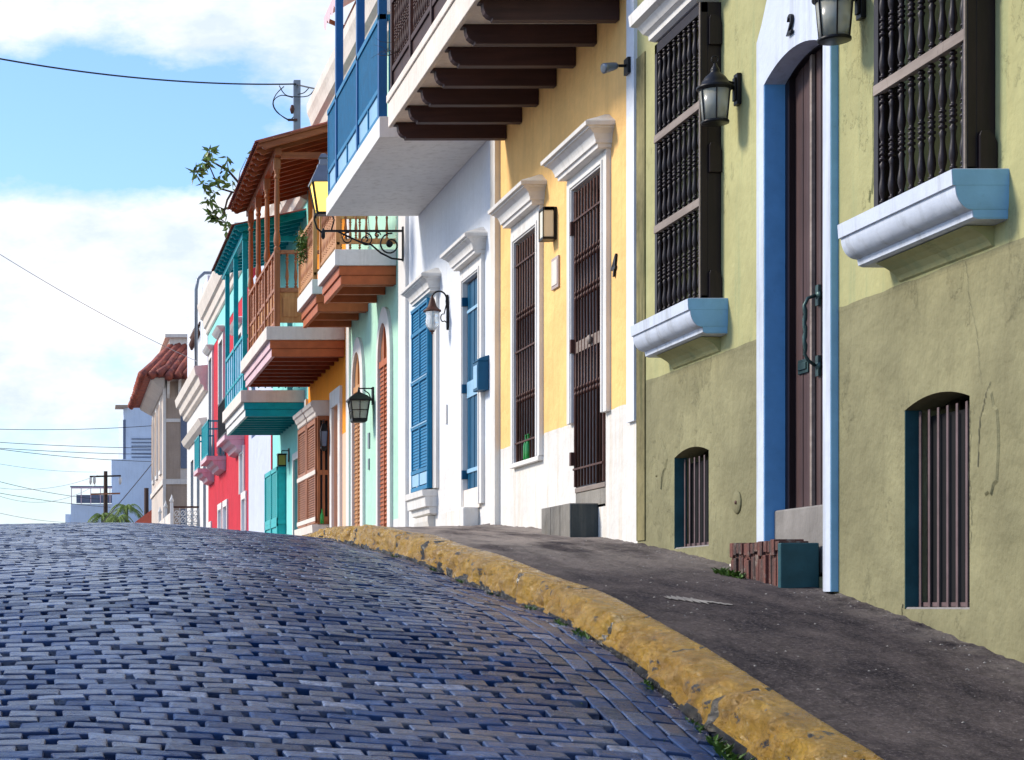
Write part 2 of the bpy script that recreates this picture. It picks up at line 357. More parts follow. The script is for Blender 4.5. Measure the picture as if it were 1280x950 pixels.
# road stones: every stone a shaped block, one mesh
def build_road():
    V = []; Fc = []; T = []
    def stone(cx, cy, lx, ly, ang):
        hx, hy = lx/2, ly/2
        dh = rng.normal(0, .0013); tx = rng.normal(0, .020); ty = rng.normal(0, .026)
        o = len(V); ca, sa = math.cos(ang), math.sin(ang)
        j = rng.normal(0, .0045, 8)
        def P(u, v, d):
            X = cx+u*ca-v*sa; Y = cy+u*sa+v*ca
            V.append((X, Y, Hroad(cx, cy)+(Hroad(X, Y)-Hroad(cx, cy))+dh+u*tx+v*ty-d))
        q = [(-1,-1),(1,-1),(1,1),(-1,1)]
        for (a, b), k in zip(q, range(4)): P(a*hx+j[k], b*hy+j[k+4], .07)
        for (a, b), k in zip(q, range(4)): P(a*hx+j[k], b*hy+j[k+4], .007)
        for (a, b), k in zip(q, range(4)): P(a*(hx-.006)+j[k], b*(hy-.003)+j[k+4], .002)
        for (a, b), k in zip(q, range(4)): P(a*(hx-.018)+j[k], b*(hy-.014)+j[k+4], 0)
        for L in range(3):
            for k in range(4):
                a, b = o+L*4+k, o+L*4+(k+1) % 4; Fc.append((a, b, b+4, a+4))
        Fc.append((o+12, o+13, o+14, o+15)); t = min(.93, max(0, rng.beta(1.5, 2.1)+(.2 if rng.random() < .06 else 0))); T.extend([t]*13)
    row = 0; y = 4.6
    while y < 33:
        L = .236
        x = -5.2+(row % 2)*L/2+rng.normal(0, .014)
        while x < 2.52:
            wob = .11*math.sin(y*.35)+.05*math.sin(y*.9+2)+rng.normal(0, .008)
            cx = x+L/2+wob; cy = y+.05*math.sin(x*1.3+y*.25)+.022*math.sin(x*3.1+y*1.3)+.02*x
            xe = min(cx+L/2, 2.515); xs_ = cx-L/2; cx = (xs_+xe)/2
            if xe-xs_ > .07: stone(cx, cy, xe-xs_-.029+rng.normal(0,.007), .0985+rng.normal(0,.004), rng.normal(0, .016)+.02)
            x += L
        y += .104; row += 1
    for k in range(4):      # gutter courses laid lengthwise beside the kerb
        y = 4.6+rng.uniform(0, .2)
        while y < 27:
            l = rng.uniform(.17, .24); stone(2.555+k*.115+.012*math.sin(y*.7), y+l/2, .106, l-.012, rng.normal(0, .03)); y += l
    me = bpy.data.meshes.new('road'); me.from_pydata(V, [], Fc); me.update()
    a = me.attributes.new('tone', 'FLOAT', 'FACE'); a.data.foreach_set('value', T)
    me.materials.append(M['stone']); o = bpy.data.objects.new('road', me); COL.objects.link(o); struct(o)
build_road()
def sheet(name, xs, ys, hf, m, dz=0):
    mb = MB(); v = [(x, y, hf(x, y)+dz) for y in ys for x in xs]; n = len(xs)
    f = [(j*n+i, j*n+i+1, (j+1)*n+i+1, (j+1)*n+i) for j in range(len(ys)-1) for i in range(n-1)]
    mb.add(v, f, True); return struct(mb.build(name, m))
sheet('road_bed', list(np.arange(-6, 3.21, .4))+[3.3], list(np.arange(-6, 36, .3)), Hroad, M['joint'], -.045)
sheet('far_road', list(np.arange(-6, 3.21, .4))+[3.3], list(np.arange(32.6, 131, .8)), Hroad, M['stone'], -.006)
sheet('sidewalk', [3.27]+list(np.arange(3.36, 5.2, .08)), list(np.arange(2, 24, .06))+list(np.arange(24, 128, .4)), lambda x, y: Hside(x, y)+min(1, (x-3.2)*4)*(.012*mnoise.noise(Vector((x*1.5, y*1.2, 0)))+.006*mnoise.noise(Vector((x*7, y*5, 3))))+max(0, min(1, (x-4.78)/.2))*(.016+.020*mnoise.noise(Vector((x*9, y*8, 8)))+.012*mnoise.noise(Vector((x*20, y*21, 2)))), M['sidewalk'])
gy = [-600,-100,-40]+list(range(-30, 131, 5))+[200,400,800,1600,3000]
sheet('ground', [-1500,-400,-100,-30,-12,-6,0,5,12,30,100,400,1500], gy, lambda x, y: float(np.interp(y, *SR))-.35-(max(0, y-130)*.004), M['concrete'])
# pavement across the street, outside the picture
sheet('opposite_sidewalk', [-8.5,-7,-6,-5.6,-5.4], list(np.arange(-6, 128, 1.0)), lambda x, y: float(np.interp(y, *SR))+.10, M['sidewalk'])

mb = MB(); n = 30; v = []
for i in range(n):
    t = i/(n-1); x = 3.68+.36*t; y = 11.75+.05*math.sin(t*5)-.1*t; w = .035*math.sin(math.pi*t)**.5*(1+.5*math.sin(i*2.1))*(1 if t < .6 else .35)+.002
    for q in (-w*3.5, w*3.5): v.append((x, y+q, Hside(x, y+q)+.012*mnoise.noise(Vector((x*1.5, (y+q)*1.2, 0)))+.006*mnoise.noise(Vector((x*7, (y+q)*5, 3)))+.006))
mb.add(v, [(2*i, 2*i+1, 2*i+3, 2*i+2) for i in range(n-1)]); struct(mb.build('sidewalk_marking', M['concrete']))
mb = MB(); rg = np.random.default_rng(11)
for _ in range(900):
    if rg.random() < .55: x = rg.uniform(3.4, 4.97) if rg.random() < .4 else 4.97-abs(rg.normal(0, .12)); y = rg.uniform(8, 22)**1.0; h = Hside(x, y)+.012*mnoise.noise(Vector((x*1.5, y*1.2, 0)))+.006*mnoise.noise(Vector((x*7, y*5, 3)))+max(0, min(1, (x-4.78)/.2))*(.016+.020*mnoise.noise(Vector((x*9, y*8, 8)))+.012*mnoise.noise(Vector((x*20, y*21, 2))))
    else: x = 2.96-abs(rg.normal(0, .06)); y = rg.uniform(7.5, 18); h = Hroad(x, y)-.004
    r_ = rg.uniform(.003, .010); v = [(x+r_*rg.uniform(.6,1.4)*math.cos(a), y+r_*rg.uniform(.6,1.4)*math.sin(a), h) for a in (0,1.3,2.6,3.9,5.2)]+[(x, y, h+r_*.8)]
    mb.add(v, [(k, (k+1) % 5, 5) for k in range(5)])
o = mb.build('gravel', M['concrete']); o['kind'] = 'stuff'; tag(o, 'loose grit and small stones scattered on sidewalk and gutter', 'gravel')
# kerb: lumpy painted stones
def build_kerb():
    ys = []; y = 3.0
    while y < 25.2: ys.append(y); y += .022 if y < 14 else .035
    joints = [3.4, 4.5, 5.6, 6.7, 7.75, 8.9, 9.83, 10.75, 11.9, 12.8, 13.9, 15.0, 16.2, 17.4, 18.5, 19.8, 21.0, 22.4, 23.7]
    prof = []
    n = 26
    for i in range(n):
        t = i/(n-1)
        # from road side foot, up over rounded nose, back to the sidewalk
        if t < .45: x = 2.985+.035*(t/.45); h = -(1-t/.45)
        elif t < .70:
            a = (t-.45)/.25*math.pi/2; x = 3.02+.10*(1-math.cos(a)); h = 0+.30*math.sin(a)
        else:
            x = 3.12+min(1, (t-.70)/.24)*.17; h = .30 if t < .95 else .30-.6*(t-.95)/.05
        prof.append((x, h, t))
    V = []; T = []
    for y in ys:
        rt = Hroad(3.0, y)-.03; kt = float(np.interp(y, *SK))+.016+.008*math.sin(y*2.3)
        body = max(kt-.06-rt, .01); jd = min(abs(y-j-.03*math.sin(j*7)) for j in joints)
        groove = math.exp(-(jd/(.034 if sum(1 for j in joints if j < y-.15) % 3 == 1 else .018))**2)*(1.5 if sum(1 for j in joints if j < y-.15) % 3 == 1 else 1)
        k = sum(1 for j in joints if j < y); sh = .018*math.sin(k*5.1); shx = .022*math.sin(k*3.7+1)
        for x, h, t in prof:
            hh = rt+body*(1+h) if h < 0 else rt+body+h*.2
            d1 = mnoise.noise(Vector((x*5, y*3.2, hh*6)))*.034
            d2 = mnoise.noise(Vector((x*14+9, y*11, hh*12)))*.028
            d3 = mnoise.noise(Vector((x*33, y*27, hh*30)))*.013
            wgt = (1 if t < .72 else .35+.3*(1-t))
            cr1 = abs(mnoise.noise(Vector((x*4+3, y*3.6+hh*3, hh*5+7))))
            crease = -math.exp(-(cr1/.055)**2)*.026
            inn = max(0, min(1, (.92-t)/.15))
            V.append((x-((d1+d2+d3)*wgt+crease)*(.25+.75*inn)+shx*(1-t)*inn+groove*.040*(1-t*.6)*inn, y, hh+((d1*.5+d2+d3)*wgt*.6+crease*.7*wgt)*inn+sh*(1 if .3 < t < .75 else .25)*inn-groove*.035*(1 if t > .3 else 0)*inn))
    Fc = []; 
    for j in range(len(ys)-1):
        for i in range(n-1):
            a = j*n+i; Fc.append((a, a+1, a+n+1, a+n))
            yy = ys[j]; jd = min(abs(yy-q-.03*math.sin(q*7)) for q in joints)
            t = 1.0 if (i <= 3.2+4*mnoise.noise(Vector((0, yy*4, 0)))) else 0.0  # lowest rows dark: shadow at the kerb foot painted in
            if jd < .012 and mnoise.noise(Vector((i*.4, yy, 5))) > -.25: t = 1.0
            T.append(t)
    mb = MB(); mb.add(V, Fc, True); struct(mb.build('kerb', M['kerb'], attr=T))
build_kerb()

# weeds along the gutter and at the step
def weeds():
    mb = MB()
    spots = [(2.91, 8.35, .05, 40), (2.93, 8.9, .03, 20), (2.93, 8.6, .04, 30), (2.93, 10.9, .035, 20), (2.93, 11.3, .03, 22), (2.93, 12.1, .03, 18), (2.93, 14.2, .03, 18), (2.93, 15.2, .03, 16), (2.93, 9.6, .03, 16), (4.66, 13.55, .055, 60), (4.68, 13.35, .05, 30), (2.93, 17, .03, 14), (2.93, 13.1, .03, 14)]
    for _ in range(60): spots.append((rng.uniform(1.2, 2.9), rng.uniform(8.5, 14), .012, 3))
    for x, y, s, n in spots:
        for k in range(n):
            a = rng.uniform(0, 6.28); rr_ = rng.uniform(0, 1)**.5*s*2.2; bx_, by_ = x+math.cos(a)*rr_*.35, y+math.sin(a)*rr_*1.6
            hh = (Hroad(bx_, by_) if bx_ < 3 else Hside(bx_, by_))-.012
            l = s*rng.uniform(.6, 1.5); w = s*.28; b = rng.uniform(0, 6.28)
            d = Vector((math.cos(b), math.sin(b), 0)); e = Vector((-d.y, d.x, 0))
            o = Vector((bx_, by_, hh)); p1 = o+d*l*.35+Vector((0,0,l*.55)); p2 = o+d*l*.8+Vector((0,0,l*.8))
            mb.add([o, p1-e*w, p2, p1+e*w], [(0,1,2,3)])
    o = mb.build('weeds', M['green_leaf']); o['kind'] = 'stuff'; tag(o, 'small green weeds along the kerb foot and step', 'weeds')
weeds()
# ------------------------------------------------------------------ facades
def cells(mb, z0, z1, h0, h1, holes, x=None):
    x = W if x is None else x
    ys = sorted({z0, z1}|{min(max(v, z0), z1) for o in holes for v in o[:2]})
    hs = sorted({h0, h1}|{min(max(v, h0), h1) for o in holes for v in o[2:4]})
    for a, b in zip(ys, ys[1:]):
        for c, d in zip(hs, hs[1:]):
            my, mh = (a+b)/2, (c+d)/2
            if any(o[0] < my < o[1] and o[2] < mh < o[3] for o in holes): continue
            mb.add([(x,a,c),(x,b,c),(x,b,d),(x,a,d)], [(3,2,1,0)])
def lining(mb, o, d, x=None):
    x = W if x is None else x
    a, b, c, e = o[:4]
    mb.add([(x,a,c),(x+d,a,c),(x+d,a,e),(x,a,e)], [(0,1,2,3)])
    mb.add([(x,b,c),(x+d,b,c),(x+d,b,e),(x,b,e)], [(3,2,1,0)])
    mb.add([(x,a,e),(x+d,a,e),(x+d,b,e),(x,b,e)], [(0,1,2,3)])
    mb.add([(x,a,c),(x+d,a,c),(x+d,b,c),(x,b,c)], [(3,2,1,0)])
def arch_pts(z0, z1, hs, rise, n=14):
    c = (z0+z1)/2; hw = (z1-z0)/2; Rr = (hw*hw+rise*rise)/(2*rise); cy = hs+rise-Rr
    a0 = math.asin(min(1, hw/Rr)) if rise <= hw else math.pi-math.asin(hw/Rr)
    return [(c+Rr*math.sin(-a0+2*a0*i/n), cy+Rr*math.cos(-a0+2*a0*i/n)) for i in range(n+1)]
def spandrel(mb, z0, z1, hs, rise, htop, x=None, depth=.15):
    x = W if x is None else x
    p = arch_pts(z0, z1, hs, rise)
    for a, b in zip(p, p[1:]):
        if htop-min(a[1], b[1]) > 1e-4: mb.add([(x,a[0],a[1]),(x,b[0],b[1]),(x,b[0],htop),(x,a[0],htop)], [(3,2,1,0)])
        mb.add([(x,a[0],a[1]),(x+depth,a[0],a[1]),(x+depth,b[0],b[1]),(x,b[0],b[1])], [(0,1,2,3)])
def house(label, z0, z1, top, wallmat, band=None, bandmat=None, holes=(), depth=.28, arches=(), cat='house', liner=None, body=8, group='colourful houses along the hill street'):
    base = min(interp(z0, BASE), interp(z1, BASE))-.5
    r = thing('town_house', (W+2, (z0+z1)/2, base), label, cat, group)
    w = MB(); b0 = band if band else base
    hl = [tuple(o) for o in holes]
    cells(w, z0, z1, b0, top, hl)
    e = .004
    w.add([(W,z0+e,base),(W+body,z0+e,base),(W+body,z0+e,top),(W,z0+e,top)], [(0,1,2,3)])
    w.add([(W,z1-e,base),(W+body,z1-e,base),(W+body,z1-e,top),(W,z1-e,top)], [(3,2,1,0)])
    w.add([(W+body,z0,base),(W+body,z1,base),(W+body,z1,top),(W+body,z0,top)], [(0,1,2,3)])
    w.add([(W,z0,top),(W+body,z0,top),(W+body,z1,top),(W,z1,top)], [(0,1,2,3)])
    lw = MB() if liner else w
    for o in hl:
        if not band or o[2] >= band or o[3] > band+.6: lining(lw, o, depth)
    pl = None
    if band:
        pl = MB(); cells(pl, z0, z1, base, band, hl)
        for o in hl:
            if o[3] <= band+.6 and o[2] < band: lining(pl, o, depth)
        for a in arches: spandrel(pl if a[2] < band else w, *a)
    else:
        for a in arches: spandrel(w, *a)
    w.build('wall', wallmat, r)
    if pl: pl.build('plinth', bandmat, r)
    if liner: lw.build('window_reveal', liner, r)
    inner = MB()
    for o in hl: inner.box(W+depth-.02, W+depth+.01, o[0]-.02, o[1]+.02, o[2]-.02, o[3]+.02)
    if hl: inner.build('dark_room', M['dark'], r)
    return r
CORN = [(4.165,.10),(4.17,.125),(4.205,.13),(4.21,.15),(4.24,.155),(4.29,.175),(4.325,.215),(4.33,.235),(4.345,.235),(4.35,.265),(4.385,.27),(4.40,.25),(4.44,.15),(4.49,.04)]
def surround(house_, z0, z1, h0, h1, fw=.17, proj=.05, frieze=True, m=None, oh=.10, name='window_surround'):
    """painted frame round an opening z0..z1 / h0..h1 plus the moulded hood above"""
    mb = MB(); m = m or M['white_trim']
    mb.box(W-proj, W+.02, z0-fw, z0-.003, h0, h1+.10); mb.box(W-proj, W+.02, z1+.003, z1+fw, h0, h1+.10)
    mb.box(W-proj+.003, W+.02, z0-fw+.002, z1+fw-.002, h1+.003, 4.17)
    mb.box(W-proj-.012, W-proj+.002, z0-.06, z0-.02, h0, h1+.05); mb.box(W-proj-.012, W-proj+.002, z1+.02, z1+.06, h0, h1+.05)
    mb.box(W-proj-.010, W-proj+.002, z0-.055, z1+.055, h1+.02, h1+.05)
    s = mb.build(name, m, house_, bevel=.004)
    c = MB(); c.mould(z0-fw+oh*.9, z1+fw-oh*.9, CORN, .85); c.build('hood_cornice', m, house_)
    return s

# --- turned spindle used in the grilles
def spindle_prof(H, r=.021, n=2):
    out = [(r*.55, 0)]
    seg = H/n
    for k in range(n):
        b = k*seg
        for t, q in [(.02,1.0),(.05,1.0),(.06,.6),(.09,.6),(.10,.95),(.13,.95),(.14,.6),(.18,.65),(.26,1.0),(.34,1.12),(.42,1.0),(.52,.75),(.62,.62),(.70,.7),(.77,1.0),(.80,.6),(.83,.6),(.84,1.05),(.88,1.05),(.89,.6),(.93,.6),(.94,.95),(.975,.95),(.985,.6)]:
            out.append((r*q, b+t*seg))
    out.append((r*.55, H)); return out

# ================= GREEN HOUSE
vent1 = (10.60, 11.42, -.03, 1.21); vent2 = (14.89, 15.73, .45, 1.25)
gdoor = (12.52, 13.59, .18, 3.80)
gw1 = (10.45, 11.40, 2.36, 4.55); gw2 = (14.72, 15.66, 2.36, 4.55)
GH = house('olive green house with rough darker lower wall and brown plank door', 3.5, 16.74, 9.0, M['green_up'], 1.9, M['green_low'],
           [vent1, vent2, gdoor, gw1, gw2], depth=.35, arches=[(vent1[0], vent1[1], 1.15, .06, 1.21, W, .2), (vent2[0], vent2[1], 1.195, .055, 1.25, W, .2)])
def green_window(yn, yf):
    # yn/yf near and far end of the grille
    f = MB(); X = W-.155
    for a in (yn, yf-.06): f.box(X, X+.05, a, a+.06, 2.31, 4.58)
    f.box(X, X+.05, yn, yf, 4.50, 4.58); f.box(X, X+.05, yn, yf, 2.31, 2.35)
    f.box(X+.051, W-.002, yn+.004, yn+.03, 2.31, 4.58)           # near side board
    f.box(X+.051, W-.002, yf-.03, yf-.004, 2.31, 4.58)
    for hb in (2.31, 3.28, 4.25):                      # shaped lugs at the wall side
        pts = [(W-.20, hb), (W-.004, hb), (W-.004, hb+.16), (W-.02, hb+.20), (W-.05, hb+.225), (W-.09, hb+.225), (W-.12, hb+.20), (W-.135, hb+.16), (W-.20, hb+.15)]
        f.poly_y([(max(px_, X+.055), pz) for px_, pz in pts], yn-.028, yn-.001)
    g = f.build('window_grille', M['grille'], GH, bevel=.003)
    l = MB()
    l.box(X-.012, X-.001, yn+.002, yn+.018, 2.315, 4.58)
    for h in (3.03, 3.77): l.box(X-.014, X+.03, yn+.008, yf-.02, h, h+.062)
    l.build('grille_rail', M['grille_rail'], g, bevel=.003)
    n = 9; st = (yf-yn-.16)/(n-1)
    for lo, hi in ((2.35, 3.03), (3.092, 3.77), (3.832, 4.50)):
        b = MB(); b.lathe((X+.022, yn+.08, lo), spindle_prof(hi-lo, .0215), 10)
        p = b.build('baluster', M['grille'], g); repeat(p, [(0, st*i+rng.normal(0, .003), 0) for i in range(1, n)])
    s = MB(); s.mould(yn-.105+.0, yf+.13, [(2.035,.0),(2.04,.16),(2.05,.185),(2.085,.19)]+[(2.088+.127*(1-math.cos(t)), .192+.093*math.sin(t)) for t in np.linspace(0, math.pi/2, 16)]+[(2.217,.30),(2.30,.305),(2.305,.29),(2.307,0)], .12)
    s_ = s.build('window_sill', M['sill_white'], GH, bevel=.003)
    pr = [(2.04,.16),(2.05,.185),(2.085,.19)]+[(2.088+.127*(1-math.cos(t)), .192+.093*math.sin(t)) for t in np.linspace(0, math.pi/2, 10)]+[(2.217,.30),(2.30,.305)]
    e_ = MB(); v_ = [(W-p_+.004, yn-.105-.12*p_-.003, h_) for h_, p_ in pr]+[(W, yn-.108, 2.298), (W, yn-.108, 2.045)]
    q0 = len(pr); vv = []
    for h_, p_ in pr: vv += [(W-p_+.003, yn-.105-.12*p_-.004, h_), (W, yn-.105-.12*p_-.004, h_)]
    e_.add(vv, [(2*i, 2*i+1, 2*i+3, 2*i+2) for i in range(q0-1)]); e_.build('sill_end_shade', M['shade_blue'], s_)  # overlay painting bluish shade onto the near end of the sill
    e = MB(); e.add([(W-p_, y_, h_) for y_ in (yn+.02, yf-.02) for p_, h_ in ((0,1.92),(.015,1.93),(.03,1.955),(.06,1.985),(.10,2.01),(.15,2.034),(0,2.034))],
                    [(0,1,2,3,4,5,6),(13,12,11,10,9,8,7)]+[(i,i+7,i+8,i+1) for i in range(6)], False)
    e.build('sill_corbel', M['green_up'], GH)
green_window(10.30, 11.49); green_window(14.60, 15.75)
c = MB(); c.mould(14.78, 15.62, [(4.60,.16),(4.62,.20),(4.66,.205),(4.68,.24),(4.74,.28),(4.76,.33),(4.80,.335),(4.85,.34),(4.88,.1)], .7); c.build('hood_cornice', M['white_trim'], GH); c = MB(); c.mould(10.48, 11.35, [(4.60,.16),(4.62,.20),(4.66,.205),(4.68,.24),(4.74,.28),(4.76,.33),(4.80,.335),(4.85,.34),(4.88,.1)], .7)
c.build('hood_cornice', M['white_trim'], GH)
# vents
for (v, nb) in ((vent1, 7), (vent2, 7)):
    t = MB(); t.box(W+.08, W+.10, v[0]+.002, v[1]-.008, v[2]+.015, v[2]+.04)
    g = t.build('vent_grille', M['bar'], GH)
    st = (v[1]-v[0])/(nb)
    b = MB(); b.box(W+.066, W+.072, v[0]+st*.42, v[0]+st*.42+.026, v[2]+.01, v[3]-.07)
    p = b.build('bar', M['bar'], g, bevel=.002); q_ = MB(); q_.box(W+.13, W+.14, v[0]+.002, v[1]-.008, v[2]+.02, v[3]-.10); q_.build('shade_panel', M['dark'], g); repeat(p, [(0, st*i, 0) for i in range(1, nb)])  # black panel stands in for the unlit depth behind the bars
    r_ = MB(); r_.box(W+.002, W+.10, v[1]-.006, v[1]-.001, v[2]+.004, 1.15 if v is vent1 else 1.195); r_.build('vent_reveal', M['teal_dark'], GH)
    r_ = MB(); r_.box(W+.004, W+.34, v[0]+.003, v[1]-.003, v[2]-.05, v[2]+.012); r_.build('vent_sill', M['concrete'], GH, bevel=.01)
p = MB(); p.lathe((W-.012, 14.25, .754), [(.082,0),(.085,.004),(.085,.014)], 24, 'x'); o = p.build('cover_plate', M['green_low'], GH)
p = MB(); p.lathe((W-.02, 14.25, .754), [(.014,0),(.014,.02)], 10, 'x'); p.build('plate_bolt', M['rust'], o)
# door surround plate with arch
def arch_plate(mb, z0, z1, hs, rise, hbot, outer, x0, x1):
    """outer: list of (z,h) from near bottom, over the top, to far bottom"""
    inner = [(z0, hbot)]+[(a, b) for a, b in arch_pts(z0, z1, hs, rise)]+[(z1, hbot)]
    n = len(inner)
    # resample outer to n points by arc parameter
    d = [0]
    for a, b in zip(outer, outer[1:]): d.append(d[-1]+math.hypot(b[0]-a[0], b[1]-a[1]))
    di = [0]
    for a, b in zip(inner, inner[1:]): di.append(di[-1]+math.hypot(b[0]-a[0], b[1]-a[1]))
    # map arch section (index 1..n-2) onto top part
    ks = []
    for i in range(n):
        if i == 0: ks.append(0)
        elif i == n-1: ks.append(d[-1])
        else:
            t = (i-1)/(n-3); a = outer_s0; b = outer_s1; ks.append(a+(b-a)*t)
    o = [(float(np.interp(k, d, [q[0] for q in outer])), float(np.interp(k, d, [q[1] for q in outer]))) for k in ks]
    for i in range(n-1):
        mb.add([(x0,)+inner[i], (x0,)+inner[i+1], (x0,)+o[i+1], (x0,)+o[i]], [(0,1,2,3)])
        mb.add([(x0,)+inner[i], (x0,)+inner[i+1], (x1,)+inner[i+1], (x1,)+inner[i]], [(3,2,1,0)])
        mb.add([(x0,)+o[i], (x0,)+o[i+1], (x1,)+o[i+1], (x1,)+o[i]], [(0,1,2,3)])
hb = .08
outer = [(12.405, hb), (12.405, 4.10), (12.52, 4.12), (12.64, 4.33), (12.66, 4.42), (13.46, 4.42), (13.48, 4.33), (13.60, 4.12), (13.725, 4.09), (13.725, hb)]
outer_s0 = 3.55; 
_d = sum(math.hypot(b[0]-a[0], b[1]-a[1]) for a, b in zip(outer, outer[1:])); outer_s1 = _d-3.55
mb = MB(); arch_plate(mb, 12.526, 13.584, 3.67, .11, hb, outer, W-.05, W+.10)
ds = mb.build('door_surround', M['sill_white'], GH)
mb = MB(); mb.box(W-.047, W+.0, 12.398, 12.4045, hb, 4.09); mb.build('surround_edge_shade', M['shade_blue'], ds)  # thin strip, bluish shade painted on the surround's near side
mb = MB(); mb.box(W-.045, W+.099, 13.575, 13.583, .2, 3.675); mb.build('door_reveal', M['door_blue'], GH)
# soffit and dark frame
mb = MB(); spandrel(mb, 12.53, 13.585, 3.66, .11, 3.9, W+.10, .08)
mb.box(W+.10, W+.17, 13.50, 13.587, .66, 3.70); mb.box(W+.10, W+.17, 12.52, 12.57, .66, 3.70); mb.build('door_frame', M['grille'], GH)
mb = MB()
k = 0; y = 12.56
while y < 13.51:
    mb.box(W+.14+(.004 if k % 2 else 0), W+.18, y+.003, min(y+.077, 13.51), .665, 3.79); y += .08; k += 1
dr = mb.build('door', M['door_brown'], GH, bevel=.004)
mb = MB(); mb.box(W+.112, W+.139, 13.13, 13.165, .67, 3.76); mb.build('astragal', M['grille_rail'], dr, bevel=.004)
mb = MB(); mb.box(W+.128, W+.139, 13.24, 13.42, 1.60, 1.70); mb.box(W+.118, W+.129, 13.26, 13.40, 1.625, 1.675); mb.build('letter_slot', M['verdigris'], dr, bevel=.004)
mb = MB()
for h in (1.62, 2.10): mb.lathe((W+.112, 13.06, h), [(.012,0),(.035,.012),(.04,.026)], 12, 'x'); mb.box(W+.12, W+.139, 13.035, 13.085, h-.07, h+.07)
pts = [(W+.11, 13.06, 1.62), (W+.06, 13.06, 1.66)]+[(W+.04+.004*math.sin(i*1.6), 13.06+.004*math.cos(i*1.6), 1.70+i*.03) for i in range(12)]+[(W+.06, 13.06, 2.08), (W+.11, 13.06, 2.10)]
mb.tube(pts, [.012]*3+[.017 if i % 2 else .013 for i in range(11)]+[.012]*(len(pts)-14), 8); mb.build('door_handle', M['verdigris'], dr)
mb = MB(); mb.box(W+.02, W+.16, 12.525, 13.58, .20, .66); mb.build('threshold', M['concrete'], GH, bevel=.012)
# step of old bricks, with a painted end
mb = MB(); mb.box(4.742, W-.002, 12.705, 12.76, -.05, .405); st_ = mb.build('step_end', M['teal_dark'], GH, bevel=.008)
mb = MB(); y = 12.762; k = 0
mb.box(4.77, W-.002, 12.762, 13.72, -.1, .40)
while y < 13.70:
    w_ = rng.uniform(.05, .085); x_ = 4.742+rng.uniform(0, .03); hh = .34+rng.uniform(-.02, .02)
    mb.box(x_, 4.772, y, y+w_-.012, -.05, hh-.02); mb.box(4.742+rng.uniform(0, .012), 4.95, y, y+w_-.01, hh, .425+rng.uniform(-.01, .01)); y += w_
mb.build('brick_step', M['brick'], GH, bevel=.008)
def number(txt, y, h, size, parent, x=None, shear=.15):
    cu = bpy.data.curves.new('house_number', 'FONT'); cu.body = txt; cu.size = size; cu.extrude = .008; cu.shear = shear; cu.align_x = 'CENTER'; cu.bevel_depth = .002
    o = bpy.data.objects.new('house_number', cu); COL.objects.link(o); cu.materials.append(M['black']); o.parent = parent
    off = wloc(parent); o.location = Vector(((W if x is None else x)-.012, y, h))-off
    o.rotation_euler = (R(90), 0, R(-90)); bpy.context.view_layer.update()
    me = bpy.data.meshes.new_from_object(o.evaluated_get(bpy.context.evaluated_depsgraph_get())); n_ = bpy.data.objects.new('house_number', me); COL.objects.link(n_)
    n_.parent = parent; n_.location = o.location; n_.rotation_euler = o.rotation_euler; bpy.data.objects.remove(o); n_.name = 'house_number'; return n_
number('2', 13.06, 3.875, .19, GH, W-.052)
mb = MB(); mb.bar((4.93, 14.15, interp(14.15, BASE)+.03), (4.88, 13.78, interp(13.78, BASE)+.03), .05, .02); tag(mb.build('wood_offcut', M['cream'], bevel=.004), 'pale offcut of wood lying by the wall behind the brick step', 'wood scrap')
# hairline cracks beside the near vent
def crack(pts, w=.0045):
    mb = MB()
    for (a, b) in zip(pts, pts[1:]):
        n = 6
        for i in range(n):
            p = [a[0]+(b[0]-a[0])*i/n+rng.normal(0, .006), a[1]+(b[1]-a[1])*i/n]; q = [a[0]+(b[0]-a[0])*(i+1)/n+rng.normal(0, .006), a[1]+(b[1]-a[1])*(i+1)/n]
            if i == 0: p = list(a) if not mb.v else prev
            prev = q; ww = w*rng.uniform(.4, 1.1)
            mb.add([(W-.0035, p[0]-ww/2, p[1]), (W-.0035, p[0]+ww/2, p[1]), (W-.0035, q[0]+ww/2, q[1]), (W-.0035, q[0]-ww/2, q[1])], [(0,1,2,3)])
    return mb
cr = crack([(10.60,1.10),(10.58,.9),(10.60,.72),(10.57,.5),(10.59,.3)]); cr2 = crack([(10.50,.75),(10.48,1.0),(10.40,1.14),(10.36,1.2)], .008); cr3 = crack([(10.46,.40),(10.44,.26),(10.42,.2)]); cr4 = crack([(10.46,1.2),(10.52,1.5),(10.60,1.7),(10.64,1.9)], .003); cr5 = crack([(11.44,.0),(11.46,-.14)], .01)
M['crack'] = paint('crack_line', (.07,.065,.035,1))
for q in (cr, cr2, cr4, cr5): q.build('crack', M['crack'], GH)
def ragged(hs, y0, y1, band, m, skips=()):
    mb = MB(); y = y0
    while y < y1-.01:
        e = min(y+.07, y1); f = lambda v: band+.010+.016*mnoise.noise(Vector((v*2.1, band, 4)))+.008*mnoise.noise(Vector((v*9, 1, 4)))
        if not any(a < (y+e)/2 < b for a, b in skips): mb.add([(W-.0008, y, band-.02), (W-.0008, e, band-.02), (W-.0015, e, f(e)), (W-.0015, y, f(y))], [(3,2,1,0)])
        y = e
    mb.build('plinth_edge', m, hs)
ragged(GH, 3.5, 12.40, 1.9, M['green_low']); ragged(GH, 13.73, 16.49, 1.9, M['green_low'])
mb = MB(); mb.box(W-.012, W+.002, 16.50, 16.735, .55, 4.75); mb.build('corner_strip', plaster('mouldy_strip', (.30,.26,.12,1), .9, stain=(.05,.06,.02,1), patch=.5), GH)
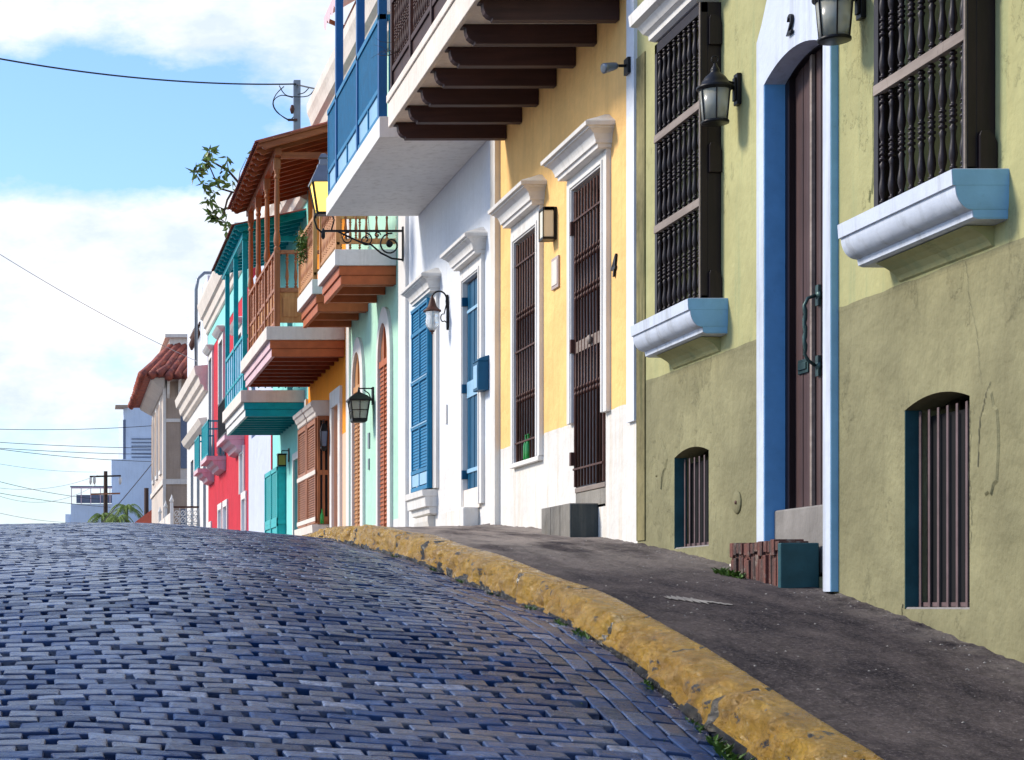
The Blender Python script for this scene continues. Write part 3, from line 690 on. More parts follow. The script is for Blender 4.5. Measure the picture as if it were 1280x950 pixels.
def loose(y, h, ry, rh, seed):
    mb = MB(); n = 18; c_ = (W-.010, y, h); rg = np.random.default_rng(seed); o_ = []; i_ = []
    for k in range(n):
        a = 2*math.pi*k/n; q = 1+rg.normal(0, .16); o_.append((W-.001, y+ry*q*math.cos(a), h+rh*q*math.sin(a))); i_.append((W-.010, y+ry*(q-.12)*math.cos(a), h+rh*(q-.06)*math.sin(a)))
    mb.add(o_+i_+[c_], [(k, (k+1) % n, (k+1) % n+n, k+n) for k in range(n)]+[(k+n, (k+1) % n+n, 2*n) for k in range(n)]); return mb
for q in ((10.36,.85,.10,.28,1),(16.1,1.2,.16,.20,5)): loose(*q).build('loose_plaster', M['green_low'], GH)
loose(11.9, 2.9, .06, .42, 7).build('loose_plaster', M['green_up'], GH)

# wall lanterns of the green house
def lantern_drum(y, h, label):
    cx = W-.185
    r = thing('wall_lantern', (W, y, h), label, 'lantern', 'wall lanterns on the street fronts')
    b = MB(); b.box(W-.035, W-.003, y-.04, y+.04, h+.14, h+.37); b.box(W-.05, W-.034, y-.025, y+.025, h+.17, h+.34)
    b.tube([(W-.04, y, h+.30), (W-.09, y, h+.315), (cx+.04, y, h+.30)], .010, 8); b.build('bracket', M['black'], r, bevel=.004)
    c = MB(); c.lathe((cx, y, h), [(.128,.255),(.134,.262),(.134,.275),(.105,.29),(.095,.315),(.075,.345),(.045,.37),(.03,.39),(.034,.40),(.03,.41),(.016,.43),(.010,.45),(.004,.455)], 20)
    t = [(cx+.025*math.cos(a), y, h+.478+.025*math.sin(a)) for a in np.linspace(0, 6.28, 13)]; c.tube(t, .005, 6)
    c.build('cap', M['black'], r)
    g = MB(); g.lathe((cx, y, h), [(.088,.018),(.112,.255)], 20); g.build('glass', M['glass'], r)
    f = MB(); f.lathe((cx, y, h), [(.090,0),(.101,.004),(.101,.02),(.092,.024)], 20); f.lathe((cx, y, h), [(.114,.245),(.120,.25),(.120,.262),(.112,.262)], 20)
    for k in range(6):
        a = k*math.pi/3+.3; f.bar((cx+.093*math.cos(a), y+.093*math.sin(a), h+.01), (cx+.116*math.cos(a), y+.116*math.sin(a), h+.255), .008)
    f.build('lamp_frame', M['black'], r); return r
lantern_drum(14.2, 3.55, 'black drum lantern between the arched brown door and the far barred window')
lantern_drum(12.0, 3.515, 'black drum lantern right of the number 2, cut by picture top')

# ================= YELLOW HOUSE
ydoor = (17.72, 18.76, .93, 4.04); ywin = (20.17, 21.16, 1.50, 3.97)
YH = house('yellow house with white lower wall and two iron barred openings', 16.74, 22.0, 8.8, M['yellow'], 1.765, M['white_stain'], [ydoor, ywin], depth=.22, liner=M['white_trim'])
mb = MB(); mb.box(W-.03, W+.02, 16.745, 16.97, 1.6, 8.8); mb.build('pilaster', M['pale_blue'], YH)
surround(YH, ydoor[0], ydoor[1], 1.765, ydoor[3], .17, .046, name='door_surround'); surround(YH, ywin[0], ywin[1], 1.55, ywin[3], .15, .046)
def iron_grille(parent, o, name, n, rails, beads, plate=None, bot=0):
    a, b, c, d = o; X = W-.012; f = MB(); c = c+bot
    for q in (a+.01, b-.035): f.box(X-.01, X+.02, q, q+.025, c, d-.02)
    for h in rails: f.box(X-.022, X-.008, a+.01, b-.01, h, h+.02)
    g = f.build(name, M['rust'], parent, bevel=.002)
    st = (b-a-.08)/(n-1); pr = [(.011,0)]
    for h in beads:
        for q in (0, .055):
            t = h-c+q; pr += [(.011,t),(.019,t+.008),(.022,t+.02),(.019,t+.032),(.011,t+.04)]
    pr.append((.011, d-c-.03)); pr.sort(key=lambda q: q[1])
    m_ = MB(); m_.lathe((X+.006, a+.04, c), pr, 8); p = m_.build('bar', M['rust'], g); repeat(p, [(0, st*i, 0) for i in range(1, n)])
    return g
g = iron_grille(YH, ydoor, 'door_grille', 10, (1.30, 3.72), (2.02, 2.95, 3.30), bot=.21)
mb = MB(); mb.box(W-.01, W+.022, ydoor[0]+.02, ydoor[1]-.02, 2.44, 2.55); mb.lathe((W-.06, 18.15, 2.50), [(.02,0),(.045,.015),(.045,.03),(.02,.05)], 12, 'x'); mb.build('lock_plate', M['grille_rail'], g, bevel=.003)
mb = MB()
for h in (1.35, 2.45, 3.6): mb.box(W-.055, W+.01, ydoor[1]-.03, ydoor[1]+.03, h, h+.13)
mb.build('hinge', M['rust'], g)
iron_grille(YH, ywin, 'window_grille', 9, (1.75, 2.75, 3.70), (2.2, 3.1), bot=.0)
mb = MB(); mb.box(W+.0, W+.21, ydoor[0]+.002, ydoor[1]-.002, .90, 1.08); mb.build('threshold', M['slate'], YH, bevel=.006)
mb = MB(); mb.box(W-.01, W+.21, ydoor[0]+.001, ydoor[1]-.001, 1.082, 1.13); mb.build('threshold_cap', M['grille_rail'], YH, bevel=.006)
mb = MB(); y0, y1 = 17.97, 19.05
for k in range(3): mb.box(4.735, W-.002, y0+.008+(y1-y0)*k/3, y0+(y1-y0)*(k+1)/3-.006, .3, .945)
mb.box(4.742, W-.002, y0+.004, y1-.01, .3, .94)
s = mb.build('door_step', M['slate'], YH, bevel=.004); mb = MB(); mb.box(4.740, W-.003, y0-.008, y0+.003, .45, .935); mb.build('step_end', M['slate_dark'], s, bevel=.003)
number('4', 17.44, 2.97, .28, YH, W, .3)
# rendered base on the yellow house sconce etc
ragged(YH, 16.98, 17.54, 1.765, M['white_stain']); ragged(YH, 18.94, 20.0, 1.765, M['white_stain']); ragged(YH, 21.34, 21.99, 1.765, M['white_stain'])
sc = thing('wall_sconce', (W, 19.55, 3.70), 'cream glass box sconce above the plaque on yellow wall', 'wall lamp')
mb = MB(); mb.box(W-.03, W-.003, 19.47, 19.63, 3.70, 4.03); mb.box(W-.13, W-.03, 19.46, 19.47, 4.00, 4.03)
for h in (3.70, 4.0): mb.box(W-.145, W-.03, 19.46, 19.64, h, h+.025)
for q in (19.463, 19.625): mb.box(W-.147, W-.137, q, q+.012, 3.70, 4.02)
mb.build('lamp_frame', M['black'], sc, bevel=.002)
mb = MB(); mb.box(W-.138, W-.031, 19.475, 19.625, 3.725, 4.0); mb.build('glass', M['glass_cream'], sc, bevel=.01)
mb = MB(); mb.box(W-.022, W-.003, 19.35, 19.62, 3.20, 3.52); tag(mb.build('wall_plaque', M['plate'], bevel=.004), 'small greyish plaque between barred window and barred door', 'plaque')
o = bpy.data.objects['wall_plaque']; mb = MB(); mb.box(W-.028, W-.0225, 19.38, 19.59, 3.235, 3.485); mb.build('panel', M['cream'], o)
sp = thing('spotlight', (W-.03, 16.9, 4.72), 'grey bullet spotlight on an arm beside the white pilaster', 'spotlight')
mb = MB(); mb.box(W-.06, W-.032, 16.83, 16.95, 4.66, 4.80); mb.tube([(W-.06, 16.89, 4.735), (W-.13, 16.89, 4.735), (W-.16, 16.89, 4.72)], .014, 8); mb.build('arm', M['black'], sp, bevel=.004)
mb = MB(); d = Vector((-1, -.3, -.28)).normalized(); c0 = Vector((W-.13, 16.88, 4.735)); mb.tube([c0, c0+d*.02, c0+d*.05, c0+d*.12, c0+d*.15, c0+d*.152], [.012,.030,.036,.044,.046,.03], 14); mb.build('lamp_head', M['grey_metal'], sp)
def bottle(x, y, z, label, s=1.0):
    mb = MB(); mb.lathe((x, y, z), [(.030*s,0),(.033*s,.01*s),(.033*s,.15*s),(.026*s,.18*s),(.013*s,.21*s),(.012*s,.26*s),(.014*s,.265*s),(.014*s,.275*s)], 14)
    o = mb.build('bottle', M['bottle']); tag(o, label, 'bottle', 'green bottles on window ledges'); return o
bottle(W-.012, 20.62, 1.552, 'green glass bottle on the yellow house window ledge, nearer of the pair')
bottle(W-.008, 20.74, 1.552, 'green glass bottle on the yellow house window ledge, farther of the pair')
mb = MB(); mb.box(W-.055, W+.02, 20.03, 21.32, 1.50, 1.55); mb.build('window_ledge', M['white_trim'], YH, bevel=.006)
# dark balcony
BT, BB = 5.76, 5.44
mb = MB(); mb.box(3.74, W-.003, 17.0, 21.83, BB, BT); mb.box(3.69, 3.739, 16.98, 21.86, BB-.02, BT+.0); mb.box(3.67, 3.689, 16.97, 21.87, BT-.06, BT+.03)
bal = mb.build('balcony', M['cream'], YH, bevel=.008)
pts = [(3.735, 5.437), (3.735, 5.41), (3.77, 5.41), (3.775, 5.36), (3.79, 5.32), (3.82, 5.29), (3.855, 5.275), (3.86, 5.255), (W-.004, 5.255), (W-.004, 5.437)]
mb = MB(); mb.poly_y(pts, 17.27, 17.38); p = mb.build('beam', M['brown'], bal, bevel=.004); repeat(p, [(0, .733*i, 0) for i in range(1, 7)])
mb = MB(); X = 3.72
mb.box(X, X+.05, 17.0, 21.82, 5.80, 5.86); mb.box(X-.005, X+.055, 17.0, 21.82, 6.03, 6.09); mb.box(X-.01, X+.06, 17.0, 21.82, 6.80, 6.87); mb.box(X+.015, X+.03, 17.0, 21.82, 5.86, 6.03)
mb.box(3.775, W-.01, 21.76, 21.82, 6.03, 6.09); mb.box(3.775, W-.01, 21.76, 21.82, 6.80, 6.87)
mb.build('railing', M['brown'], bal, bevel=.004)
mb = MB(); mb.box(X-.012, X+.065, 21.75, 21.83, 5.76, 8.2); p = mb.build('post', M['brown'], bal, bevel=.006); repeat(p, [(0, -1.18*i, 0) for i in range(1, 5)])
mb = MB(); mb.lathe((X+.025, 21.66, 6.09), spindle_prof(.71, .02, 2), 8); p = mb.build('baluster', M['brown'], bal)
repeat(p, [(0, -.118*i, 0) for i in range(1, 39) if i % 10 != 9])
mb = MB()
for k in range(6):
    a = Vector((3.70, 21.2, 6.1)); pts = [a]
    for j in range(4): pts.append(pts[-1]+Vector((rng.normal(-.05,.05), rng.normal(.03,.04), rng.normal(.03,.04))))
    mb.tube(pts, [.004,.0035,.003,.002,.0015], 5)
tag(mb.build('dry_twig', M['bark']), 'dry reddish twigs caught on the dark balcony railing', 'plant')

# ================= WHITE HOUSE (blue shutters)
wdoor = (22.98, 23.88, 1.2, 3.99); wwin = (25.75, 26.75, 1.55, 3.98)
WH = house('pale blue white house with blue shutters and blue balcony', 22.0, 28.2, 9.6, M['pale_blue'], 1.78, M['white'], [wdoor, wwin], depth=.2, liner=M['white_trim'])
mb = MB(); mb.box(W-.064, W+.02, 22.003, 22.24, .5, 9.55); mb.build('pilaster', M['white_stain'], WH, bevel=.004)
mb = MB(); mb.box(W-.05, W+.02, 27.85, 28.19, .6, 9.0); mb.build('pilaster', M['white_trim'], WH, bevel=.004)
surround(WH, wdoor[0], wdoor[1], 1.2, wdoor[3], .17, .046, name='door_surround'); surround(WH, wwin[0], wwin[1], 1.55, wwin[3], .17, .046)
mb = MB(); n = 7
for k in range(n): mb.box(W+.018+(.006 if k % 2 else 0), W+.05, wdoor[0]+.005+(wdoor[1]-wdoor[0])*k/n, wdoor[0]-.005+(wdoor[1]-wdoor[0])*(k+1)/n, 1.42, 3.97)
d = mb.build('door', M['blue_door'], WH, bevel=.006)
for h, k in ((3.60, .04), (2.55, .2), (1.62, .05)): mb = MB(); mb.box(W+.004, W+.02, wdoor[0]+.03, wdoor[1]-.03, h, h+k); mb.build('cross_rail', M['blue_pale'], d, bevel=.003)
mb = MB()
for h in (1.55, 2.62, 3.70): mb.box(W-.052, W+.02, wdoor[1]-.02, wdoor[1]+.015, h, h+.11)
mb.build('hinge', M['blue_door'], d, bevel=.003)
mb = MB(); mb.box(W-.03, W+.15, wdoor[0]+.004, wdoor[1]-.004, 1.16, 1.41); mb.build('threshold', M['cream'], WH)
mb = MB(); mb.box(W-.20, W-.002, 23.1, 24.5, .8, 1.17); mb.build('door_step', M['white_stain'], WH, bevel=.02)
# shutter box
X = W-.115; a, b = 25.78, 26.98
mb = MB()
for h in (1.56, 1.80, 2.42, 3.05, 3.72, 4.06): mb.box(X-.012, X+.02, a-.01, b+.01, h, h+.055)
for q in (a, b-.05, (a+b)/2-.02): mb.box(X-.008, X+.02, q, q+.05, 1.56, 4.11)
for q in (a, b-.02): mb.box(X+.021, W-.052, q, q+.02, 1.56, 4.11)
mb.box(X+.021, W-.052, a+.02, b-.02, 4.09, 4.11); mb.box(X+.021, W-.052, a+.02, b-.02, 1.56, 1.58)
sh = mb.build('shutter', M['blue'], WH, bevel=.004)
mb = MB(); h = 1.87
while h < 4.04:
    mb.add([(X+.002,a+.05,h),(X+.002,b-.05,h),(X+.016,b-.05,h+.05),(X+.016,a+.05,h+.05),(X+.020,a+.05,h+.0),(X+.020,b-.05,h+.0)], [(3,2,1,0),(0,1,5,4),(0,4,3),(1,2,5)])
    h += .042
mb.build('louvers', M['blue'], sh)
mb = MB(); mb.box(X-.003, X+.012, a+.06, b-.06, 1.63, 1.79); mb.build('panel', M['blue_pale'], sh)
for hh in (2.42, 3.05, 4.06): 
    mb = MB(); mb.box(X-.02, X-.013, a-.005, b+.005, hh+.035, hh+.052); mb.build('weather_strip', M['blue_pale'], sh)
mb = MB(); mb.mould(25.75, 27.0, [(1.20,.04),(1.22,.10),(1.30,.11),(1.31,.16),(1.44,.17),(1.45,.20),(1.53,.21),(1.54,0)], .3); mb.build('window_sill', M['white_trim'], WH)
mb = MB(); mb.mould(25.9, 26.9, [(1.02,.02),(1.04,.08),(1.12,.10),(1.19,.10),(1.2,0)], .3); mb.build('sill_corbel', M['white_stain'], WH)
# mailbox
mb = MB(); mb.box(W-.13, W-.003, 22.58, 22.86, 2.52, 2.86); mb.poly_y([(W-.14, 2.86), (W-.003, 2.86), (W-.003, 2.93), (W-.10, 2.90)], 22.57, 22.87)
o = tag(mb.build('mailbox', M['blue_door'], bevel=.006), 'blue metal mailbox beside the blue plank door', 'mailbox')
mb = MB(); mb.box(W-.136, W-.131, 22.62, 22.82, 2.55, 2.82); mb.build('mailbox_front', M['blue_pale'], o)
mb = MB(); mb.box(W-.02, W-.003, 25.02, 25.10, 2.35, 2.60); tag(mb.build('junction_box', M['white_trim'], bevel=.004), 'small white cover plate between blue shutter and blue door', 'cover plate')
# ornate lantern
LN = thing('wall_lantern', (W, 24.95, 3.55), 'ornate lantern with bulging clear glass on scroll arm by blue shutter', 'lantern', 'wall lanterns on the street fronts')
y, cx = 24.95, W-.215
mb = MB(); mb.poly_x([(y-.028,3.60),(y,3.56),(y+.028,3.60),(y+.028,3.93),(y,4.02),(y-.028,3.93)], W-.03, W-.004)
pts = [(W-.02, y, 3.84)]; 
for t in np.linspace(0, 1, 14): an = -.3+t*3.5; pts.append((W-.125+.095*math.cos(an), y, 3.965+.10*math.sin(an)))
mb.tube(pts, .011, 8)
pts = [(W-.03, y, 3.66)]+[(W-.075-.03*math.cos(q), y, 3.72+.05*math.sin(q)) for q in np.linspace(-2.2, 2.0, 9)]+[(W-.03, y, 3.90)]
mb.tube(pts, .008, 6); mb.build('bracket', M['black'], LN)
mb = MB(); mb.lathe((cx, y, 3.55), [(.112,.245),(.118,.255),(.112,.268),(.085,.285),(.06,.315),(.045,.36),(.035,.40),(.02,.43),(.008,.46)], 16); mb.build('cap', M['rust'], LN)
mb = MB(); mb.lathe((cx, y, 3.55), [(.03,.0),(.05,.02),(.075,.06),(.088,.11),(.082,.16),(.075,.20),(.098,.245)], 16); mb.build('glass', M['glass_clear'], LN)
mb = MB(); mb.lathe((cx, y, 3.55), [(.004,-.05),(.014,-.04),(.012,-.02),(.032,-.01),(.034,.006),(.03,.01)], 12); mb.build('finial', M['rust'], LN)
# blue balcony
mb = MB(); mb.box(3.70, W-.004, 22.52, 27.1, 5.475, 5.72)
bb = mb.build('balcony', M['white_trim'], WH, bevel=.006)
X = 3.715; pst = [22.60, 24.28, 26.15]
mb = MB()
for q in pst: mb = MB(); mb.box(X-.01, X+.09, q, q+.10, 5.72, 9.0); mb.build('post', M['blue_dark'], bb, bevel=.006)
mb = MB(); mb.box(W-.10, W-.004, 22.60, 22.70, 5.72, 9.0); mb.build('post', M['blue_dark'], bb, bevel=.006)
mb = MB(); E = 27.05
mb.box(X-.01, X+.08, 22.6, E, 6.88, 6.95)
mb.box(X, X+.06, 22.705, E, 6.05, 6.11); mb.box(X, X+.06, 22.705, E, 5.73, 5.79)
for q in (22.75, 23.5, 24.4, 25.25, 26.27, 26.98): mb.box(X+.004, X+.05, q, q+.05, 5.79, 6.05)
mb.box(3.81, W-.11, 22.62, 22.68, 6.88, 6.95); mb.box(X, X+.06, E-.05, E, 5.72, 6.95)
mb.build('railing', M['blue'], bb, bevel=.004)
mb = MB(); mb.box(X+.02, X+.035, 22.71, E-.06, 5.80, 6.05); mb.build('railing_panel', M['blue_pale'], bb)
mb = MB(); q = 22.72
while q < E-.06:
    if all(not (p_-.03 < q < p_+.10) for p_ in pst): mb.box(X+.008, X+.040, q, q+.030, 6.11, 6.88)
    q += .056
mb.box(3.83, W-.12, 22.64, 22.66, 5.9, 6.87)
mb.box(X+.041, X+.05, 22.71, E-.06, 6.11, 6.88); mb.build('slats', M['blue'], bb)

# lit street lamp on scroll bracket
SL = thing('street_lamp', (W, 28.0, 5.3), 'glowing yellow lantern on a curled iron bracket under blue balcony', 'street lamp')
y = 28.0; hx = 3.78
mb = MB(); mb.bar((W-.05, y, 5.44), (hx, y, 5.44), .03, .03); mb.box(W-.07, W-.05, y-.03, y+.03, 5.0, 5.50)
def spiral(cx, cz, r0, r1, a0, turns, n=28):
    return [(cx+(r0+(r1-r0)*t)*math.cos(a0+turns*2*math.pi*t), y, cz+(r0+(r1-r0)*t)*math.sin(a0+turns*2*math.pi*t)) for t in np.linspace(0, 1, n)]
mb.tube(spiral(W-.24, 5.24, .17, .02, 1.4, 1.6), .013, 6); mb.tube(spiral(W-.60, 5.31, .10, .015, 1.5, -1.5), .011, 6); mb.tube(spiral(W-.86, 5.33, .09, .015, 1.4, 1.4), .010, 6)
mb.tube([(W-.06, y, 5.02), (W-.22, y, 5.04), (W-.38, y, 5.12), (W-.52, y, 5.24), (W-.68, y, 5.28), (W-.86, y, 5.36), (W-1.0, y, 5.43)], .014, 6)
mb.tube(spiral(W-.43, 5.38, .05, .01, 0, 1.2, 14), .009, 6); mb.lathe((W-.25, y-.02, 5.25), [(.045,0),(.045,.04)], 10, 'y')
mb.tube([(hx+.12, y, 5.45), (hx+.16, y, 5.60), (hx+.13, y, 5.68), (hx+.17, y, 5.74)], .012, 6); mb.tube([(hx, y, 5.40), (hx-.09, y, 5.48), (hx-.13, y, 5.60), (hx-.12, y, 5.74)], .014, 6)
mb.lathe((hx, y, 5.38), [(.01,-.06),(.03,-.03),(.03,.05),(.012,.1)], 8)
mb.build('bracket', M['black'], SL)
q = math.pi/4
mb = MB(); mb.lathe((hx, y, 5.70), [(.13,0),(.235,.42)], 4, rot=q, smooth=False); mb.build('glass', M['glass_lit'], SL)
mb = MB(); mb.lathe((hx, y, 5.70), [(.275,.42),(.28,.44),(.20,.56),(.12,.68),(.12,.70),(.09,.70),(.07,.78),(.10,.80),(.05,.86),(.015,.87)], 4, rot=q, smooth=False)
mb.build('cap', M['grey_metal'], SL)
mb = MB()
for k in range(4):
    an = q+k*math.pi/2; mb.bar((hx+.135*math.cos(an), y+.135*math.sin(an), 5.69), (hx+.245*math.cos(an), y+.245*math.sin(an), 6.13), .026)
mb.lathe((hx, y, 5.67), [(.12,0),(.15,.01),(.15,.035)], 4, rot=q, smooth=False); mb.build('lamp_frame', M['black'], SL)

# ================= MINT HOUSE
def arch_door(parent, z0, z1, hs, hbot, fw, doormat, lou=None):
    """round-topped opening with a flat painted band round it"""
    mb = MB(); c = (z0+z1)/2; r = (z1-z0)/2; n = 20
    def ringpts(rr_, k=1.25): return [(c-rr_, hbot)]+[(c-rr_*math.cos(t), hs+rr_*k*math.sin(t)) for t in np.linspace(0, math.pi, n)]+[(c+rr_, hbot)]
    i_, o_ = ringpts(r), ringpts(r+fw); x0 = W-.05
    for k in range(len(i_)-1):
        mb.add([(x0-.01,)+i_[k], (x0-.01,)+i_[k+1], (x0,)+o_[k+1], (x0,)+o_[k]], [(0,1,2,3)])
        mb.add([(x0,)+o_[k], (x0,)+o_[k+1], (W,)+o_[k+1], (W,)+o_[k]], [(0,1,2,3)])
        mb.add([(x0-.01,)+i_[k], (x0-.01,)+i_[k+1], (W-.004,)+i_[k+1], (W-.004,)+i_[k]], [(3,2,1,0)])
    mb.build('door_surround', M['white_trim'], parent)
    d = MB(); d.add([(W-.008,)+q for q in ringpts(r-.002)], [tuple(range(n+2))]); dd = d.build('door', doormat, parent)
    g = MB()
    g.box(W-.034, W-.009, c-.02, c+.02, hbot, hs+r*1.2); g.box(W-.038, W-.009, z0+.02, z1-.02, hs-.1, hs)
    h = hbot+.2
    while h < hs-.15: g.box(W-.026, W-.009, z0+.05, c-.04, h, h+.03); g.box(W-.026, W-.009, c+.04, z1-.05, h, h+.03); h += .07
    g.build('louvers', lou or doormat, dd)
    return (z0, z1, hbot, hs)
MH = house('mint green house with two arched doorways and red beamed balconies', 28.2, 33.8, 9.0, M['mint'], 1.28, M['white'], [], depth=.3)
w_ = MB()
mb = MB()
arch_door(MH, 29.37, 30.27, 3.80, 1.05, .20, M['wood_v'], M['red_beam']); arch_door(MH, 32.05, 32.95, 3.70, 1.05, .20, M['wood_light'])
mb = MB(); mb.box(W-.04, W+.02, 33.45, 33.79, .7, 8.5); mb.box(W-.04, W+.02, 28.21, 28.5, .7, 8.5); mb.build('pilaster', M['white_trim'], MH)
mb = MB(); mb.mould(28.3, 36.0, [(8.55,.06),(8.6,.14),(8.7,.16),(8.75,.24),(8.9,.28),(8.95,.36),(9.1,.40),(9.2,.44),(9.36,.45),(9.38,0)], .05); mb.build('roof_cornice', M['cream'], MH)
def joist_balcony(parent, z0, z1, lat, top, bot, bh, beam, fascia, slab, n, name='balcony', fside=None):
    mb = MB(); mb.box(lat, W-.004, z0, z1, bot, top); b = mb.build(name, slab, parent, bevel=.008)
    mb = MB(); mb.box(lat+.07, lat+.13, z0+.06, z1-.02, bot-bh*.5, bot-.002); mb.box(lat+.10, lat+.16, z0+.06, z1-.02, bot-bh, bot-bh*.5-.002); mb.build('fascia_board', fside or fascia, b, bevel=.004)
    mb = MB(); mb.box(lat+.07, W-.005, z0+.03, z0+.09, bot-bh*.5, bot-.003); mb.box(lat+.10, W-.005, z0+.045, z0+.10, bot-bh, bot-bh*.5-.003); mb.build('end_board', M['red_beam'] if fascia is M['beam_dark'] else fascia, b, bevel=.004)
    st = (z1-z0-.35)/(n-1); mb = MB(); mb.box(lat+.165, W-.006, z0+.2, z0+.29, bot-bh+.006, bot-.004); p = mb.build('beam', beam, b, bevel=.004)
    repeat(p, [(0, st*i, 0) for i in range(1, n)]); return b
for (z0, z1, n) in ((28.85, 30.8, 3), (31.5, 33.5, 3)):
    b = joist_balcony(MH, z0, z1, 4.07, 5.33, 5.09, .28, M['red_beam'], M['red_beam'], M['white_trim'], n)
    mb = MB(); X = 4.10
    mb.box(X, X+.05, z0+.03, z1-.03, 6.33, 6.39); mb.box(X, X+.05, z0+.03, z1-.03, 5.40, 5.45); mb.box(X+.05, W-.01, z0+.03, z0+.08, 6.33, 6.39); mb.box(X+.05, W-.01, z0+.03, z0+.08, 5.42, 5.50)
    for q in (z0+.03, z1-.09): mb.box(X-.01, X+.06, q, q+.07, 5.33, 6.5)
    mb.build('railing', M['wood_light'], b, bevel=.004)
    mb = MB(); mb.lathe((X+.14, z0+.055, 5.50), spindle_prof(.83, .022, 2), 8); p = mb.build('baluster', M['wood_v'], b)
    repeat(p, [(.155*i, 0, 0) for i in range(1, 6)]+[(-.115, .17*i, -.0) for i in range(1, 11)])
    mb = MB(); mb.box(X+.015, X+.03, z0+.1, z1-.1, 5.45, 5.95); mb.build('railing_panel', M['wood_light'], b)
mb = MB()
for k in range(420):
    an = rng.uniform(0, 6.28); rr_ = rng.uniform(.0, .19); c = Vector((4.04+rng.normal(0,.045), 32.55+math.cos(an)*rr_, 6.07+math.sin(an)*rr_*1.55))
    d = Vector(rng.normal(0, 1, 3)).normalized()*.075; e = d.cross(Vector(rng.normal(0, 1, 3))).normalized()*.012
    mb.add([c-e, c+d*.6-e, c+d, c+d*.6+e], [(0,1,2,3)])
tag(mb.build('wreath', M['green_leaf']), 'bushy green wreath hanging on the wooden balcony railing', 'wreath')
# coach lantern
CL = thing('wall_lantern', (W, 31.0, 2.95), 'black four sided lantern with small panes on mint green wall', 'lantern', 'wall lanterns on the street fronts')
y, cx = 31.0, W-.24; q = math.pi/4
mb = MB(); mb.box(W-.03, W-.004, y-.05, y+.05, 3.22, 3.50); mb.bar((W-.03, y, 3.48), (cx, y, 3.48), .02); mb.tube([(W-.02, y, 3.26), (W-.08, y, 3.40), (W-.16, y, 3.46)], .01, 6); mb.build('bracket', M['black'], CL)
mb = MB(); mb.lathe((cx, y, 2.95), [(.255,.32),(.26,.345),(.17,.41),(.07,.45),(.03,.47),(.012,.55)], 4, rot=q, smooth=False); mb.build('cap', M['black'], CL)
mb = MB(); mb.lathe((cx, y, 2.95), [(.15,.03),(.205,.32)], 4, rot=q, smooth=False); mb.build('glass', M['glass'], CL)
mb = MB(); mb.lathe((cx, y, 2.95), [(.14,-.02),(.17,.0),(.175,.04),(.16,.045)], 4, rot=q, smooth=False)
for k in range(4):
    an = q+k*math.pi/2; b_ = an+math.pi/2
    A0, A1 = Vector((cx+.155*math.cos(an), y+.155*math.sin(an), 2.98)), Vector((cx+.212*math.cos(an), y+.212*math.sin(an), 3.27))
    B0, B1 = Vector((cx+.155*math.cos(b_), y+.155*math.sin(b_), 2.98)), Vector((cx+.212*math.cos(b_), y+.212*math.sin(b_), 3.27))
    mb.bar(A0, A1, .022); mb.bar((A0+B0)/2, (A1+B1)/2, .012); mb.bar((A0+A1)/2, (B0+B1)/2, .012)
mb.build('lamp_frame', M['black'], CL)
mb = MB(); mb.box(W-.02, W-.004, 31.35, 31.5, 2.55, 2.80); mb.box(W-.02, W-.004, 31.38, 31.48, 2.2, 2.38); tag(mb.build('wall_plaque', M['grey_metal']), 'small dark plates under the four sided lantern on mint wall', 'plaque')

# ================= ORANGE HOUSE
OH = house('orange house with wooden bay window and big roofed wooden balcony', 33.8, 39.3, 8.9, M['orange'], 3.05, M['peach'], [(34.75, 35.55, .9, 3.62)], depth=.15)
mb = MB(); a, b = 34.75, 35.55
mb.box(W-.05, W+.02, a-.25, a-.003, .8, 3.62); mb.box(W-.05, W+.02, b+.003, b+.25, .8, 3.62); mb.box(W-.052, W+.02, a-.25, b+.25, 3.623, 3.93); mb.build('door_surround', M['white_trim'], OH, bevel=.004)
mb = MB(); mb.box(W+.08, W+.12, a, b, .9, 3.62); mb.box(W+.05, W+.08, a+.05, a+.35, 1.2, 2.2); mb.box(W+.05, W+.08, a+.45, b-.05, 1.2, 2.2); mb.box(W+.05, W+.08, a+.05, a+.35, 2.4, 3.4); mb.box(W+.05, W+.08, a+.45, b-.05, 2.4, 3.4); mb.build('door', M['wood_light'], OH, bevel=.006)
X = W-.25; a, b = 36.0, 38.8
mb = MB(); mb.box(X, W-.004, a, b, 1.50, 3.52)
bay = mb.build('bay_window', M['wood_v'], OH, bevel=.01)
mb = MB()
for k in range(2):
    s0 = a+.05+k*1.4; mb.box(X-.035, X-.002, s0, s0+.10, 1.52, 3.5); mb.box(X-.035, X-.002, s0+1.2, s0+1.3, 1.52, 3.5)
    for h in (1.52, 2.42, 2.50, 3.40): mb.box(X-.033, X-.002, s0+.1, s0+1.2, h, h+.09)
mb.build('shutter_frame', M['wood_v'], bay, bevel=.005)
mb = MB()
for k in range(2):
    s0 = a+.05+k*1.4
    for (l0, l1) in ((1.62, 2.40), (2.62, 3.38)):
        h = l0
        while h < l1: mb.box(X-.02, X-.002, s0+.11, s0+1.19, h, h+.022); h += .045
mb.build('louvers', M['wood_y'], bay)
mb = MB(); mb.box(X-.045, X-.036, a, b, 1.56, 1.64); mb.box(X-.045, X-.036, a, b, 2.44, 2.52); mb.build('weather_strip', M['cream'], bay)
mb = MB(); mb.box(X+.02, X+.20, a-.012, a-.003, 1.6, 3.45); s_ = mb.build('side_grille', M['dark'], bay)
mb = MB()
for h in (1.55, 2.42, 3.44): mb.box(X+.0, W-.01, a-.03, a-.013, h, h+.09)
for q in (X, X+.09, W-.06): mb.box(q, q+.05, a-.028, a-.013, 1.64, 3.44)
mb.build('side_frame', M['wood_v'], bay, bevel=.004)
mb = MB()
